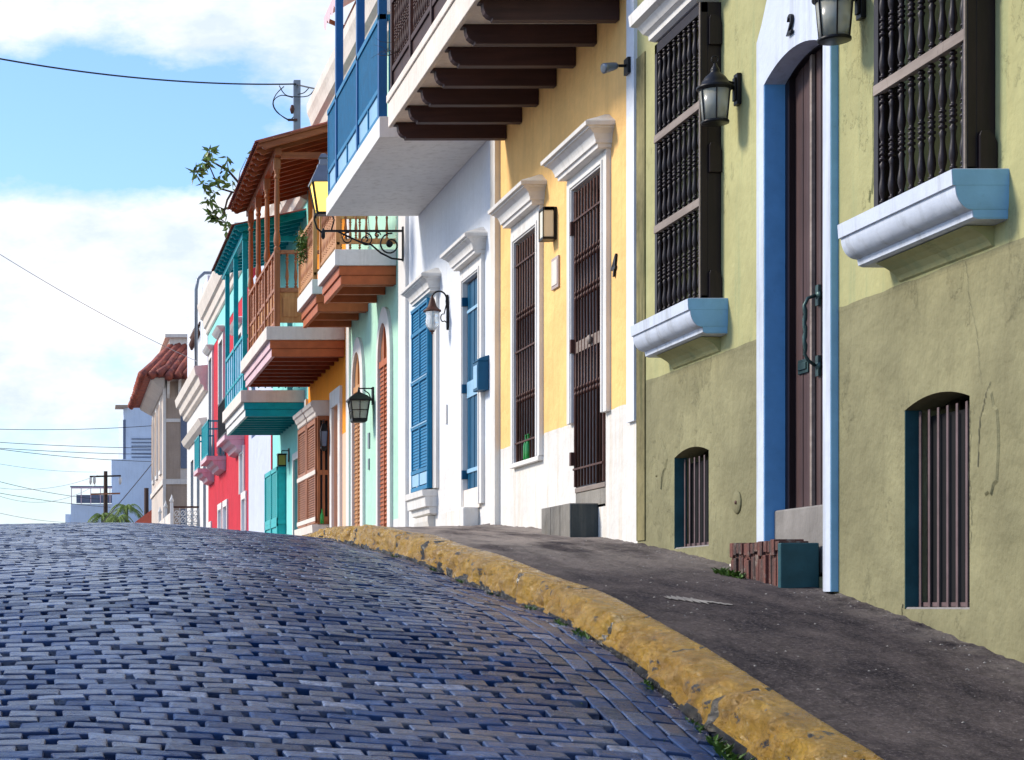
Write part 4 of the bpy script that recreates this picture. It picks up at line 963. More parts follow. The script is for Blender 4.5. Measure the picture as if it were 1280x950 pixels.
for (s0, s1) in ((36.05, 37.25), (37.45, 38.75)): mb.mould(s0, s1, [(3.52,.26),(3.54,.28),(3.60,.285),(3.62,.31),(3.70,.34),(3.72,.37),(3.79,.38),(3.82,.34),(3.83,0)], .12)
mb.build('bay_cornice', M['cream'], bay)
mb = MB(); mb.mould(36.05, 38.75, [(1.0,.05),(1.02,.15),(1.12,.20),(1.22,.29),(1.32,.30),(1.34,.34),(1.49,.35),(1.5,0)], .12); mb.build('bay_sill', M['cream'], bay)
bottle(W-.17, 35.93, 1.503, 'green bottle standing on the sill of the wooden bay window', 1.0)
# small lantern by the bay
BL = thing('wall_lantern', (W, 35.9, 2.9), 'dark iron lantern hanging against the wooden bay window side', 'lantern', 'wall lanterns on the street fronts')
cx, y = W-.155, 35.80
mb = MB(); mb.lathe((cx, y, 2.92), [(.10,.30),(.06,.40),(.02,.46),(.012,.52)], 4, rot=q if False else math.pi/4, smooth=False); mb.build('cap', M['black'], BL)
mb = MB(); mb.lathe((cx, y, 2.92), [(.06,.02),(.085,.30)], 4, rot=math.pi/4, smooth=False); mb.build('glass', M['far_grey'], BL)
mb = MB(); mb.lathe((cx, y, 2.90), [(.03,-.05),(.08,.0),(.08,.03)], 4, rot=math.pi/4, smooth=False)
for k in range(4):
    an = math.pi/4+k*math.pi/2; mb.bar((cx+.064*math.cos(an), y+.064*math.sin(an), 2.93), (cx+.09*math.cos(an), y+.09*math.sin(an), 3.22), .014)
mb.bar((cx, y, 3.42), (cx, y+.17, 3.42), .02); mb.build('lamp_frame', M['black'], BL)
# balcony
wb = joist_balcony(OH, 34.15, 39.15, 3.60, 4.94, 4.70, .29, M['beam_dark'], M['beam_dark'], M['cream'], 9, fside=M['pink'])
X = 3.76
pz = [34.22, 35.88, 37.5, 39.0]
mb = MB(); mb.lathe((X+.04, pz[0]+.04, 6.30), [(.055,0),(.055,.06),(.038,.08),(.055,.13),(.062,.20),(.048,.32),(.040,.36),(.045,.38),(.050,.9),(.040,1.28),(.055,1.30),(.055,1.33),(.040,1.36),(.055,1.42),(.06,1.45)], 12)
mb.box(X-.02, X+.10, pz[0]-.02, pz[0]+.10, 7.75, 8.0); mb.box(X-.012, X+.092, pz[0]-.012, pz[0]+.092, 4.95, 6.30)
p = mb.build('post', M['wood_v'], wb, bevel=.004); repeat(p, [(0, z-pz[0], 0) for z in pz[1:]])
mb = MB(); mb.box(X-.01, X+.09, 34.2, 39.1, 6.25, 6.31); mb.box(X+.01, X+.07, 34.3, 39.0, 5.62, 5.68); mb.box(X+.01, X+.07, 34.3, 39.0, 5.02, 5.08); mb.box(X+.01, X+.07, 34.3, 39.0, 5.30, 5.35)
mb.box(X+.095, W-.01, 34.22, 34.31, 6.25, 6.31); mb.box(X+.095, W-.01, 34.23, 34.30, 5.56, 5.64)
for q_ in np.arange(34.8, 39, .55): mb.box(X+.005, X+.075, q_, q_+.05, 5.08, 6.25)
mb.build('railing', M['wood_y'], wb, bevel=.004)
mb = MB(); h = 5.70
while h < 6.22: mb.box(X+.03, X+.05, 34.33, 39.0, h, h+.055); h += .065
mb.build('slats', M['wood_y'], wb)
mb = MB(); mb.box(X+.03, X+.05, 34.33, 39.0, 5.36, 5.6); mb.box(X+.095, W-.01, 34.25, 34.28, 5.02, 5.56); mb.build('railing_panel', M['wood_light'], wb)
mb = MB()
for q_ in np.arange(3.90, 4.9, .36): mb.box(q_, q_+.28, 34.235, 34.249, 5.12, 5.46)
mb.build('raised_panel', M['wood_light'], wb, bevel=.01)
mb = MB(); mb.lathe((X+.22, 34.265, 5.64), spindle_prof(.61, .028, 1), 8); p = mb.build('baluster', M['wood_v'], wb)
repeat(p, [(.155*i, 0, 0) for i in range(1, 7)])
mb = MB(); mb.box(X+.025, X+.045, 34.4, 34.45, 5.08, 5.30); p = mb.build('lattice_slat', M['wood_light'], wb); repeat(p, [(0, .16*i, 0) for i in range(1, 29)])
def lean_roof(parent, z0, z1, lo, hlo, whi, step, rmat, bmat, posts_lat, bh=.11):
    """sloping balcony roof: deck, rafters with shaped tails, eave beam"""
    mb = MB(); x1 = W-.003; s = (whi-hlo)/(x1-lo)
    mb.add([(lo,z0,hlo),(x1,z0,whi),(x1,z1,whi),(lo,z1,hlo),(lo,z0,hlo+.03),(x1,z0,whi+.03),(x1,z1,whi+.03),(lo,z1,hlo+.03)], [(0,3,2,1),(4,5,6,7),(0,1,5,4),(1,2,6,5),(2,3,7,6),(3,0,4,7)])
    r = mb.build('balcony_roof', bmat, parent)
    mb = MB()
    n = int((z1-z0)/.17)
    for k in range(n):       # half round tiles running down the slope
        yc = z0+.085+k*(z1-z0-.1)/(n-1)
        v = []; 
        for t_ in (lo-.06, x1-.002):
            for a_ in np.linspace(0, math.pi, 6): v.append((t_, yc+.075*math.cos(a_), hlo+(t_-lo)*s+.034+.045*math.sin(a_)))
        mb.add(v, [(i, i+1, i+7, i+6) for i in range(5)]+[(0,1,2,3,4,5)], True)
    mb.build('roof_tiles', M['tile'], r)
    pts = lambda zz: [(lo+.02, hlo-.002+.02*s), (lo+.02, hlo-.04), (lo+.07, hlo-.045), (lo+.09, hlo-.08), (lo+.14, hlo-bh+.02), (lo+.20, hlo-bh+.01+.15*s), (x1-.01, whi-bh), (x1-.01, whi-.004)]
    mb = MB(); mb.poly_y(pts(0), z0+.05, z0+.12); p = mb.build('rafter', bmat, r, bevel=.003)
    k = int((z1-z0-.2)/step); repeat(p, [(0, (z1-z0-.17)*i/k, 0) for i in range(1, k+1)])
    mb = MB(); hb_ = hlo+(posts_lat-lo)*s-bh; mb.box(posts_lat-.02, posts_lat+.09, z0+.25, z1-.08, hb_-.13, hb_-.002)
    mb.box(posts_lat+.09, W-.01, z0+.36, z0+.44, hb_-.16, hb_-.05); mb.build('eave_beam', bmat, r, bevel=.004)
    return r
lean_roof(OH, 33.75, 39.5, 3.42, 8.10, 8.52, .40, M['tile'], M['wood_x'], X)

# ================= TEAL HOUSE
TH = house('pale aqua house with teal balcony, teal roof and shutter box', 39.3, 46.0, 8.8, M['aqua'], None, None, [(40.6, 41.6, 1.1, 3.1), (42.0, 43.0, 4.45, 6.6)], depth=.2)
mb = MB(); mb.mould(39.4, 45.9, [(8.3,.05),(8.35,.14),(8.5,.18),(8.55,.28),(8.75,.34),(8.85,.4),(9.0,.42),(9.02,0)], .03); mb.build('roof_cornice', M['cream'], TH)
mb = MB(); mb.box(W-.04, W+.02, 40.45, 40.597, 1.1, 3.1); mb.box(W-.04, W+.02, 41.603, 41.75, 1.1, 3.1); mb.box(W-.042, W+.02, 40.45, 41.75, 3.103, 3.25); mb.build('window_surround', M['white_trim'], TH)
mb = MB(); mb.box(W-.05, W+.02, 39.31, 39.6, 1, 4.2); mb.build('pilaster', M['white_trim'], TH)
mb = MB(); X = W-.18; mb.box(X, W-.004, 43.2, 46.0-.05, .9, 3.12); bx_ = mb.build('shutter', M['teal_box'], TH, bevel=.01)
mb = MB()
for h in (.95, 1.75, 1.85, 3.0): mb.box(X-.03, X-.002, 43.2, 45.9, h, h+.10)
for q_ in (43.2, 44.5, 45.8): mb.box(X-.03, X-.002, q_, q_+.1, .95, 3.1)
for k in range(24): mb.box(X-.014, X-.002, 43.3, 45.8, 1.95+k*.043, 1.97+k*.043)
for h in (1.05, 1.80, 2.95): mb.box(X-.01, W-.01, 43.165, 43.197, h, h+.10)
mb.build('shutter_frame', M['teal_box'], bx_, bevel=.004)
tb = joist_balcony(TH, 39.85, 44.5, 3.67, 4.44, 4.19, .29, M['teal_beam'], M['teal'], M['cream'], 9, fside=M['white_trim'])
X = 3.72
mb = MB(); mb.box(X, X+.10, 39.95, 40.05, 4.44, 7.6); p = mb.build('post', M['teal'], tb, bevel=.004); repeat(p, [(0, 2.1, 0), (0, 4.3, 0)])
mb = MB(); mb.box(X, X+.08, 40.05, 44.4, 5.55, 5.62); mb.box(X+.01, X+.07, 40.05, 44.4, 4.80, 4.86); mb.box(X+.01, X+.07, 40.05, 44.4, 4.48, 4.54)
for q_ in np.arange(40.5, 44.3, .52): mb.box(X+.01, X+.07, q_, q_+.05, 4.54, 5.55)
mb.box(X+.1, W-.01, 39.96, 40.03, 5.55, 5.62)
for q_ in np.arange(3.9, 4.95, .14): mb.box(q_, q_+.03, 39.98, 40.01, 4.50, 5.55)
mb.build('railing', M['teal'], tb, bevel=.003)
mb = MB(); mb.box(X+.03, X+.045, 40.05, 44.4, 4.55, 5.55); mb.build('railing_panel', M['blue_pale'], tb)
lean_roof(TH, 39.6, 45.0, 3.52, 7.78, 8.10, .42, M['tile'], M['teal'], X)
TL = thing('wall_lantern', (W, 42.6, 3.1), 'small box lantern with amber glass above the teal shutter box', 'lantern', 'wall lanterns on the street fronts')
cx, y = W-.17, 42.6
mb = MB(); mb.box(cx-.10, cx+.10, y-.10, y+.10, 3.30, 3.335); mb.box(cx-.09, cx+.09, y-.09, y+.09, 3.05, 3.08); mb.box(W-.03, W-.004, y-.05, y+.05, 3.15, 3.45); mb.bar((W-.03, y, 3.40), (cx, y, 3.40), .02); mb.bar((cx, y, 3.34), (cx, y, 3.40), .02)
for a_ in (-1, 1):
    for b_ in (-1, 1): mb.bar((cx+a_*.085, y+b_*.085, 3.06), (cx+a_*.085, y+b_*.085, 3.31), .014)
mb.build('lamp_frame', M['black'], TL)
mb = MB(); mb.box(cx-.078, cx+.078, y-.078, y+.078, 3.082, 3.298); mb.build('glass', M['glass_amber'], TL)

# ================= LAVENDER HOUSE
LH = house('narrow lavender white house front left of the teal shutters', 46.0, 52.0, 8.6, M['lavender'], None, None, [(50.2, 51.2, 4.4, 6.4)], depth=.2)
mb = MB(); mb.box(W-.12, W-.004, 46.25, 46.8, 2.65, 3.0); tag(mb.build('meter_box', M['far_grey'], bevel=.01), 'dark meter box on the lavender wall', 'meter box')
mb = MB(); mb.box(W-.03, W+.02, 46.0, 46.15, .6, 4.4); mb.build('drain_pipe', M['red'], LH)

# ================= RED HOUSE
z0, z1 = 52.0, 66.5
rh = [(64.4, 65.6, 4.55, 8.3), (60.0, 61.4, 4.55, 8.3), (53.6, 55.6, 4.55, 7.6), (58.6, 59.8, .8, 3.0), (60.6, 61.8, .8, 3.0), (65.0, 66.0, .8, 2.6), (52.6, 53.6, .8, 2.9), (53.2, 54.2, 3.1, 4.2)]
RH = house('crimson red house with aqua upper band and small teal balconies', z0, z1, 9.3, M['red'], None, None, rh, depth=.22, liner=M['white_trim'])
mb = MB(); mb.box(W-.012, W+.004, z0+.01, z1-.01, 8.62, 9.29); mb.build('upper_band', M['aqua'], RH)
mb = MB(); mb.mould(z0+.1, z1, [(9.3,.04),(9.34,.08),(9.5,.10),(9.54,.16),(9.8,.20),(9.85,.28),(10.05,.33),(10.25,.38),(10.35,.38),(10.37,0)], .05); mb.build('roof_cornice', M['cream'], RH)
for o in rh[:3]:
    mb = MB(); mb.box(W-.06, W+.02, o[0]-.25, o[0]-.003, o[2], o[3]+.1); mb.box(W-.06, W+.02, o[1]+.003, o[1]+.25, o[2], o[3]+.1); mb.box(W-.058, W+.02, o[0]-.248, o[1]+.248, o[3]+.003, o[3]+.2)
    mb.mould(o[0]-.2, o[1]+.2, [(o[3]+.2,.12),(o[3]+.28,.2),(o[3]+.36,.26),(o[3]+.40,.1)], .5); mb.build('window_surround', M['white_trim'], RH)
for o in rh[3:]:
    mb = MB(); mb.box(W-.05, W+.02, o[0]-.2, o[0]-.003, o[2], o[3]); mb.box(W-.05, W+.02, o[1]+.003, o[1]+.2, o[2], o[3]); mb.box(W-.052, W+.02, o[0]-.2, o[1]+.2, o[3]+.003, o[3]+.2); mb.build('window_surround', M['white_trim'], RH)
    mb = MB(); mb.box(W+.06, W+.10, o[0], o[1], o[2], o[3]); mb.box(W+.05, W+.06, (o[0]+o[1])/2-.03, (o[0]+o[1])/2+.03, o[2], o[3]); mb.build('shutter', M['lavender'], RH)
for (a, b, top, lat) in ((63.9, 66.1, 4.52, 4.45), (59.3, 62.0, 4.58, 4.40), (53.2, 56.0, 4.70, 4.45)):
    mb = MB(); mb.mould(a+.1, b-.1, [(top-.45,.05),(top-.40,.20),(top-.30,.25),(top-.25,.36),(top-.14,.42),(top-.13,W-lat),(top,W-lat),(top+.002,0)], .1); b_ = mb.build('balcony', M['pink'], RH)
    mb = MB(); X = lat+.04; mb.box(X, X+.04, a, b, top+1.05, top+1.10); mb.box(X, X+.04, a, b, top+.05, top+.09)
    for q_ in (a, b): mb.box(X, W-.01, q_-.02, q_+.02, top+1.05, top+1.10); mb.box(X, X+.04, q_-.02, q_+.02, top, top+1.12)
    q_ = a+.08
    while q_ < b: mb.box(X+.01, X+.025, q_, q_+.02, top+.09, top+1.05); q_ += .13
    q_ = X+.08
    while q_ < W-.02: mb.box(q_, q_+.02, a-.01, a+.01, top+.05, top+1.05); q_ += .10
    mb.build('railing', M['teal'] if top < 4.65 else M['black'], b_)
    if top < 4.65: mb = MB(); mb.box(X+.015, X+.02, a+.02, b-.02, top+.1, top+1.05); mb.build('railing_panel', M['teal_box'], b_)

# ================= FAR WHITE HOUSE
FH = house('far white house with tall dark windows and heavy cornice', 66.5, 78.0, 7.6, M['white'], None, None, [(67.6, 69.0, 2.4, 5.6), (70.8, 72.3, 2.4, 5.6), (74.2, 75.8, 2.4, 5.6)], depth=.3)
mb = MB(); mb.mould(66.55, 78, [(7.4,.06),(7.45,.15),(7.6,.18),(7.65,.28),(7.9,.34),(7.95,.44),(8.25,.5),(8.3,0)], .04); mb.build('roof_cornice', M['cream'], FH)
mb = MB(); mb.mould(67.2, 77, [(6.2,.05),(6.3,.2),(6.5,.3),(6.55,.02)], .1); mb.build('window_cornice', M['cream'], FH)
mb = MB(); mb.box(W-.02, 9, 66.6, 77.5, 8.31, 11.4); w__ = mb.build('attic', M['pale_blue'], FH)
mb = MB(); mb.box(W-.07, W-.02, 70, 73.5, 10.2, 10.3)
for k in range(10): mb.lathe((W-.12, 70.2+k*.35, 9.7), [(.04,0),(.12,.2),(.04,.4),(.1,.5)], 6)
mb.build('attic_grille', M['rust'], w__)
vp = thing('vent_pipe', (W+.4, 66.9, 9), 'grey bent vent pipe on the roof of the far white house', 'vent pipe')
mb = MB(); mb.tube([(W-.25, 69, 8.4), (W-.25, 69, 11.3), (W-.18, 69, 11.7), (W+.05, 69, 11.9), (W+.35, 69, 11.9)], .06, 8); mb.build('pipe', M['grey_metal'], vp)
# forecourt fence
fn = thing('iron_fence', (4.2, 75, 1), 'white pierced ironwork fence with dark top rail before white house', 'fence')
mb = MB(); yq = 71.0; xa, xb = 4.05, 4.98
mb.box(xa, xb, yq, yq+.04, 3.55, 3.62); mb.build('top_rail', M['rust'], fn)
mb = MB(); mb.box(xa, xb, yq, yq+.03, 2.4, 2.45)
for i in range(4):
    for j in range(4):
        cc = (xa+.12+i*.23, 2.6+j*.25); mb.tube([(cc[0]+.085*math.cos(t), yq+.02, cc[1]+.10*math.sin(t)) for t in np.linspace(0, 6.28, 11)], .018, 5); mb.bar((cc[0]-.08, yq+.02, cc[1]-.1), (cc[0]+.08, yq+.02, cc[1]+.1), .02)
for i in range(5): mb.box(xa+i*.23-.01, xa+i*.23+.01, yq, yq+.03, 2.0, 3.55)
mb.build('ironwork', M['white_trim'], fn)
mb = MB(); mb.box(xa-.12, xa-.01, yq-.05, yq+.1, .9, 3.75); mb.lathe((xa-.065, yq+.02, 3.75), [(.05,0),(.09,.08),(.05,.16),(.01,.3)], 8); p = mb.build('fence_post', M['white_trim'], fn)
repeat(p, [(-.0, 4.2, -.0), (0, 8.8, 0)])
mb = MB(); mb.box(xa-.10, xa-.03, 71.1, 84.9, .9, 3.4); mb.build('fence_wall', M['cream'], fn)

# ================= TAN BUILDING
TB = thing('corner_building', (6, 90, 1), 'tan corner building with arched windows and a clay tile roof', 'building')
mb = MB(); mb.box(4.43, 9.0, 85.0, 97.0, .6, 9.95); body = mb.build('wall', M['tan_lit'], TB)
mb = MB(); mb.box(4.52, 5.15, 84.985, 84.998, 5.55, 9.85); mb.box(4.52, 5.6, 84.985, 84.998, .8, 5.3); mb.build('end_wall_shade', M['tan'], TB)  # darker sheet over the near end, shade put into its colour
mb = MB(); mb.box(4.36, 9, 84.93, 97.05, 5.3, 5.52); mb.box(4.52, 5.15, 84.93, 84.983, 8.05, 8.2); mb.box(4.38, 4.51, 84.92, 85.02, .8, 9.9); mb.mould(85.0, 96.9, [(9.5,.05),(9.6,.2),(9.85,.55),(9.95,.6),(9.97,.1)], 1.0, 4.43); mb.build('string_course', M['cream'], TB)
for q_ in (87.0, 90.5, 94.0):
    mb = MB(); h0_, h1_ = 5.9, 8.6
    pts = [(q_, h0_)]+[(q_+.7-.7*math.cos(t), h1_+.7*math.sin(t)) for t in np.linspace(0, math.pi, 9)]+[(q_+1.4, h0_)]
    mb.poly_x(pts, 4.35, 4.44); w0 = mb.build('window_surround', M['white_trim'], TB)
    mb = MB(); mb.poly_x([(q_+.2, h0_+.2)]+[(q_+.7-.5*math.cos(t), h1_+.5*math.sin(t)) for t in np.linspace(0, math.pi, 9)]+[(q_+1.2, h0_+.2)], 4.335, 4.349); mb.build('pane', M['tan'], w0)
mb = MB(); mb.box(5.17, 5.9, 84.97, 84.984, 6.0, 8.8); mb.build('window', M['far_grey'], TB)
mb = MB(); mb.box(5.17, 5.6, 84.97, 84.984, .9, 4.2); mb.build('window', M['far_grey'], TB)
for xx in (4.55, 5.05, 5.6):
    mb = MB(); mb.poly_x([(84.99, 9.1), (84.99, 9.95), (84.4, 9.95), (84.7, 9.75), (84.8, 9.3)], xx, xx+.12); mb.build('eave_bracket', M['cream'], TB)
mb = MB(); E_ = [(3.4,84.1,9.97),(9,84.1,9.97),(9,97.6,9.97),(3.4,97.6,9.97)]; Tp = [(4.85,85.7,11.5),(9,85.7,11.5),(9,96,11.5),(4.85,96,11.5)]
mb.add(E_+Tp, [(0,1,2,3),(7,6,5,4),(0,4,5,1),(3,7,4,0),(2,6,7,3)]); rf = mb.build('roof', M['tile'], TB)
mb = MB()
for k in range(15):
    t = k/14; a_ = Vector((3.4+5.4*t, 84.05, 10.0)); b_ = Vector((4.85+4.0*t, 85.7, 11.53)); j_ = [0, .25, .5, .75, 1]
    mb.tube([a_.lerp(b_, u)+Vector((rng.normal(0,.03), 0, rng.normal(0,.03))) for u in j_], [.20,.17,.20,.17,.2], 7)
for k in range(40):
    t = k/39; a_ = Vector((3.36, 84.1+13.4*t, 10.0)); b_ = Vector((4.85, 85.7+10.2*t, 11.53)); mb.tube([a_.lerp(b_, u)+Vector((0, rng.normal(0,.03), rng.normal(0,.03))) for u in (0,.3,.6,1)], [.17,.15,.17,.15], 7)
mb.build('roof_tiles', M['tile'], rf)
mb = MB(); mb.box(4.7, 9, 85.5, 96.2, 11.45, 11.85); mb.box(4.5, 9.1, 85.3, 96.4, 11.85, 12.0); mb.build('parapet', M['cream'], TB)

# ================= FAR BUILDINGS
FB = thing('apartment_building', (8, 150, 1), 'tall pale blue building with stepped top far down the street', 'building')
mb = MB(); mb.box(4.6, 12, 148, 162, .5, 15.3); mb.build('wall', M['far_blue'], FB)
mb = MB(); mb.box(3.62, 12, 146, 147.9, .5, 11.0); mb.build('annex_wall', M['far_blue'], FB)
mb = MB(); mb.box(3.95, 4.9, 147.5, 149, 15.1, 15.3); mb.box(6, 6.3, 150, 150.3, 15.3, 16.2); mb.build('roof_slab', M['tan'], FB)
mb = MB(); mb.box(4.55, 4.75, 147.95, 147.99, 10.9, 14.2); mb.build('window', M['far_grey'], FB)
mb = MB()
for k in range(7): mb.box(5.2, 7.6, 147.93, 147.98, 11.0+k*.28, 11.08+k*.28)
mb.build('louvers', M['far_grey'], FB)
FC = thing('flat_roofed_house', (2, 140, 1), 'low blue flat roofed house with a railed roof terrace far away', 'house')
mb = MB(); mb.box(.5, 3.55, 140, 146, .5, 7.3); mb.box(.1, .6, 141, 145, .5, 6.6); mb.build('wall', M['far_blue'], FC)
mb = MB(); mb.box(.9, 3.5, 139.9, 139.95, 7.35, 7.95); mb.box(.45, 3.5, 139.85, 139.95, 8.5, 8.6)
mb.build('terrace_screen', M['far_grey'], FC)
mb = MB(); mb.bar((.5, 139.8, 8.45), (3.5, 139.8, 8.45), .08)
for k in range(5): mb.bar((.55+k*.7, 139.8, 7.3), (.55+k*.7, 139.8, 8.5), .06)
mb.build('railing', M['pink'], FC)
mb = MB(); mb.add([(3.8,104,.5),(5.4,104,.5),(5.4,104,5.6),(3.8,104,4.4),(3.8,106,.5),(5.4,106,.5),(5.4,106,5.6),(3.8,106,4.4)], [(0,1,2,3),(7,6,5,4),(3,2,6,7),(0,3,7,4),(1,5,6,2)])
tag(mb.build('garden_wall', plaster('coral_plaster', (.75,.17,.10,1))), 'coral red sloping wall behind the palms', 'wall')

# ================= POLES, WIRES
P1 = thing('utility_pole', wpt(132, 725, 120), 'dark wooden utility pole with two crossarms far down the street', 'utility pole')
c = c_ = wpt(132, 725, 120); zt = wpt(132, 589, 120).z
mb = MB(); mb.lathe((c.x, c.y, 1.0), [(.16,0),(.12,zt-1.0)], 10); mb.build('pole', M['pole'], P1)
for h_, l_ in ((zt-.35, 1.0), (zt-1.45, .95)):
    mb = MB(); mb.bar((c.x-l_*1.0, c.y-.2, h_+.0), (c.x+l_*.95, c.y-.2, h_+.05), .10); mb.build('crossarm', M['pole'] if h_ > zt-1 else M['wood_y'], P1)
mb = MB()
for dx in (-.95, -.7, .9): mb = MB(); mb.lathe((c_.x+dx, c_.y-.2, zt-.85), [(.03,0),(.09,.15),(.09,.40),(.03,.5)], 6); mb.build('insulator', M['cream'], P1)
c = wpt(183, 700, 110); zt2 = wpt(183, 610, 110).z
mb = MB(); mb.lathe((c.x, c.y, 1.0), [(.14,0),(.13,zt2-1)], 10); tag(mb.build('wooden_post', M['pole']), 'plain dark wooden post beside the tan corner building', 'post')
c = wpt(371, 150, 45.4); zt3 = wpt(371, 101, 45.4).z
P3 = thing('metal_mast', (c.x, c.y, 8.8), 'grey metal service mast on the roof behind the wooden balcony', 'mast')
mb = MB(); mb.box(c.x-.08, c.x+.08, c.y-.08, c.y+.08, 8.8, zt3); mb.build('pole', M['grey_metal'], P3)
mb = MB(); mb.bar((c.x-.22, c.y-.1, zt3-.95), (c.x, c.y-.1, zt3-.95), .05); mb.build('bracket', M['rust'], P3); mb = MB(); mb.lathe((c.x-.12, c.y-.1, zt3-.8), [(.03,0),(.06,.1),(.03,.2)], 8); mb.build('insulator', M['rust'], P3)
mb = MB()
for lp in ([(355,108),(345,118),(341,130),(346,140),(356,147),(362,150)], [(349,107),(356,118),(368,121),(385,120),(393,112)], [(366,122),(352,119),(342,126),(345,138),(360,150),(367,146)], [(372,118),(380,116),(386,110)]):
    P_ = [wpt(a_, b_, 45.1) for a_, b_ in lp]; q_ = []
    for i in range(len(P_)-1):
        for t in (0, .33, .66): 
            p0 = P_[max(i-1,0)]; p1 = P_[i]; p2 = P_[i+1]; p3 = P_[min(i+2, len(P_)-1)]
            q_.append(.5*((2*p1)+(p2-p0)*t+(2*p0-5*p1+4*p2-p3)*t*t+(3*p1-p0-3*p2+p3)*t**3))
    q_.append(P_[-1]); mb.tube(q_, .012, 5)
mb.build('cable_loops', M['wire'], P3)
def wire(pa, pb, sag, r, label, m='wire', grp='overhead cables across the sky'):
    A, B = wpt(*pa), wpt(*pb); pts = []
    for i in range(33):
        t = i/32; p = A.lerp(B, t); p.z -= 4*sag*t*(1-t); pts.append(p)
    mb = MB(); mb.tube(pts, r, 6); tag(mb.build('cable', M[m]), label, 'cable', grp)
wire((-260, 12, 38), (370, 105, 45.3), .42, .018, 'long black cable crossing the upper sky to the grey mast')
wire((372, 106, 45.3), (440, 118, 37.5), .02, .018, 'short black cable from grey mast to the cream cornice')
wire((-120, 240, 50), (247, 452, 67), .25, .010, 'thin grey cable slanting down to the far white house', 'wire_grey')
wire((-80, 533, 90), (192, 532, 96.5), .18, .016, 'single dark cable just above the tall blue building roof')
wire((-80, 547, 90), (192, 560, 96.5), .1, .015, 'dark cable crossing the tall blue building, upper of the close three')
wire((-80, 554, 90), (192, 568, 96.5), .1, .015, 'dark cable crossing the tall blue building, middle of the close three')
wire((-80, 549, 90), (192, 577, 96.5), .2, .015, 'dark cable crossing the tall blue building, lowest of the close three')
wire((-80, 563, 100), (120, 590, 119.6), .3, .012, 'thin cable meeting the top crossarm of the utility pole', 'wire_grey')
wire((-80, 590, 100), (122, 594, 119.6), .9, .012, 'thin drooping cable just below the top crossarm cable', 'wire_grey')
wire((-80, 578, 100), (124, 624, 119.6), .3, .015, 'dark cable running down to the lower crossarm of the utility pole')
wire((-80, 600, 100), (138, 634, 121), .2, .015, 'dark cable just above the low flat roofed house')
wire((-80, 618, 90), (130, 652, 119), .5, .012, 'lowest thin cable dropping behind the road crest', 'wire_grey')
wire((-80, 575, 100), (120, 606, 119.6), 1.6, .012, 'deeply sagging thin cable left of the utility pole', 'wire_grey')
wire((192, 577, 96), (118, 664, 84), .06, .022, 'dark stay cable slanting down across the palms')

# ================= PALMS and BRANCH
def palm(px, py, z, size, label, n=16, seed=1):
    rg = np.random.default_rng(seed); c = wpt(px, py, z)
    r = thing('palm_tree', (c.x, c.y, 1.0), label, 'palm tree', 'palm trees over the road crest')
    mb = MB(); mb.tube([(c.x, c.y, 1.0), (c.x+.1, c.y, (c.z+1)/2), c], [.16,.12,.09], 8); mb.build('trunk', M['bark'], r)
    mb = MB()
    for k in range(n):
        a = 2*math.pi*k/n+rg.uniform(-.2, .2); el = rg.uniform(.2, 1.2); d = Vector((math.cos(a), math.sin(a), 0)); P_ = []
        for t in np.linspace(0, 1, 9): P_.append(c+d*size*t*math.cos(el*.6)+Vector((0, 0, size*(math.sin(el)*t*1.1-1.15*t*t))))
        for i in range(8):
            ax = (P_[i+1]-P_[i]); side = ax.cross(Vector((0,0,1))).normalized()
            for s in (-1, 1):
                for u in (0, .33, .66):
                    b = P_[i]+ax*u; L_ = size*.30*math.sin(math.pi*(.12+.85*(i+u)/8)); tip = b+side*s*L_*.8+ax*.9+Vector((0,0,-L_*.45*rg.uniform(.5,1.4)))
                    mb.add([b-ax*.12, tip, b+ax*.14], [(0,1,2)])
        mb.tube(P_, [.02]*9, 4)
    mb.build('crown', M['leaf_pale'], r)
palm(158, 636, 115, 1.35, 'yellow green palm crown beside the plain wooden post', seed=3); palm(128, 646, 116, 1.2, 'drooping palm half hidden by utility pole and road crest', seed=5); palm(148, 648, 112, 1.1, 'lowest small palm between the other two palms', seed=9)

BR = thing('tree', (W, 41.6, 8.7), 'leafy branch reaching into the sky behind the wooden balcony roof', 'tree')
zB = 41.5
def pl(lst): return [wpt(a_, b_, z_) for a_, b_, z_ in lst]
brs = [pl([(360,255,41.6),(330,250,41.5),(305,243,41.4),(290,240,41.3),(276,236,41.2),(268,222,41.2),(262,208,41.1),(256,200,41.0)]),
       pl([(305,243,41.4),(298,228,41.3),(286,214,41.3),(272,206,41.2),(262,200,41.2),(252,212,41.0),(244,215,41)]),
       pl([(290,240,41.3),(284,250,41.3),(281,262,41.2),(276,274,41.2),(268,272,41.1),(260,268,41)]),
       pl([(286,214,41.3),(284,204,41.3),(284,198,41.3)]), pl([(276,236,41.2),(268,232,41.2),(263,226,41.2)]),
       pl([(281,262,41.2),(272,258,41.2),(262,252,41.1)]), pl([(276,274,41.2),(282,278,41.2),(285,284,41.1)]), pl([(262,200,41.2),(262,190,41.2),(260,186,41.2)]), pl([(298,228,41.3),(300,215,41.3),(309,196,41.3)])]
mb = MB()
for i, b_ in enumerate(brs):
    n = len(b_); mb.tube(b_, [(.030 if i < 3 else .014)*(1-.7*k/(n-1)) for k in range(n)], 6)
mb.build('branch', M['bark'], BR)
lv = MB(); rg = np.random.default_rng(4)
tips = [(245,215,10),(262,188,10),(254,206,9),(275,225,6),(262,200,8),(257,230,7),(262,250,9),(264,270,10),(284,282,6),(272,275,8),(284,200,4),(290,228,4),(268,240,6),(309,196,2),(300,240,3),(276,262,5),(282,212,4)]
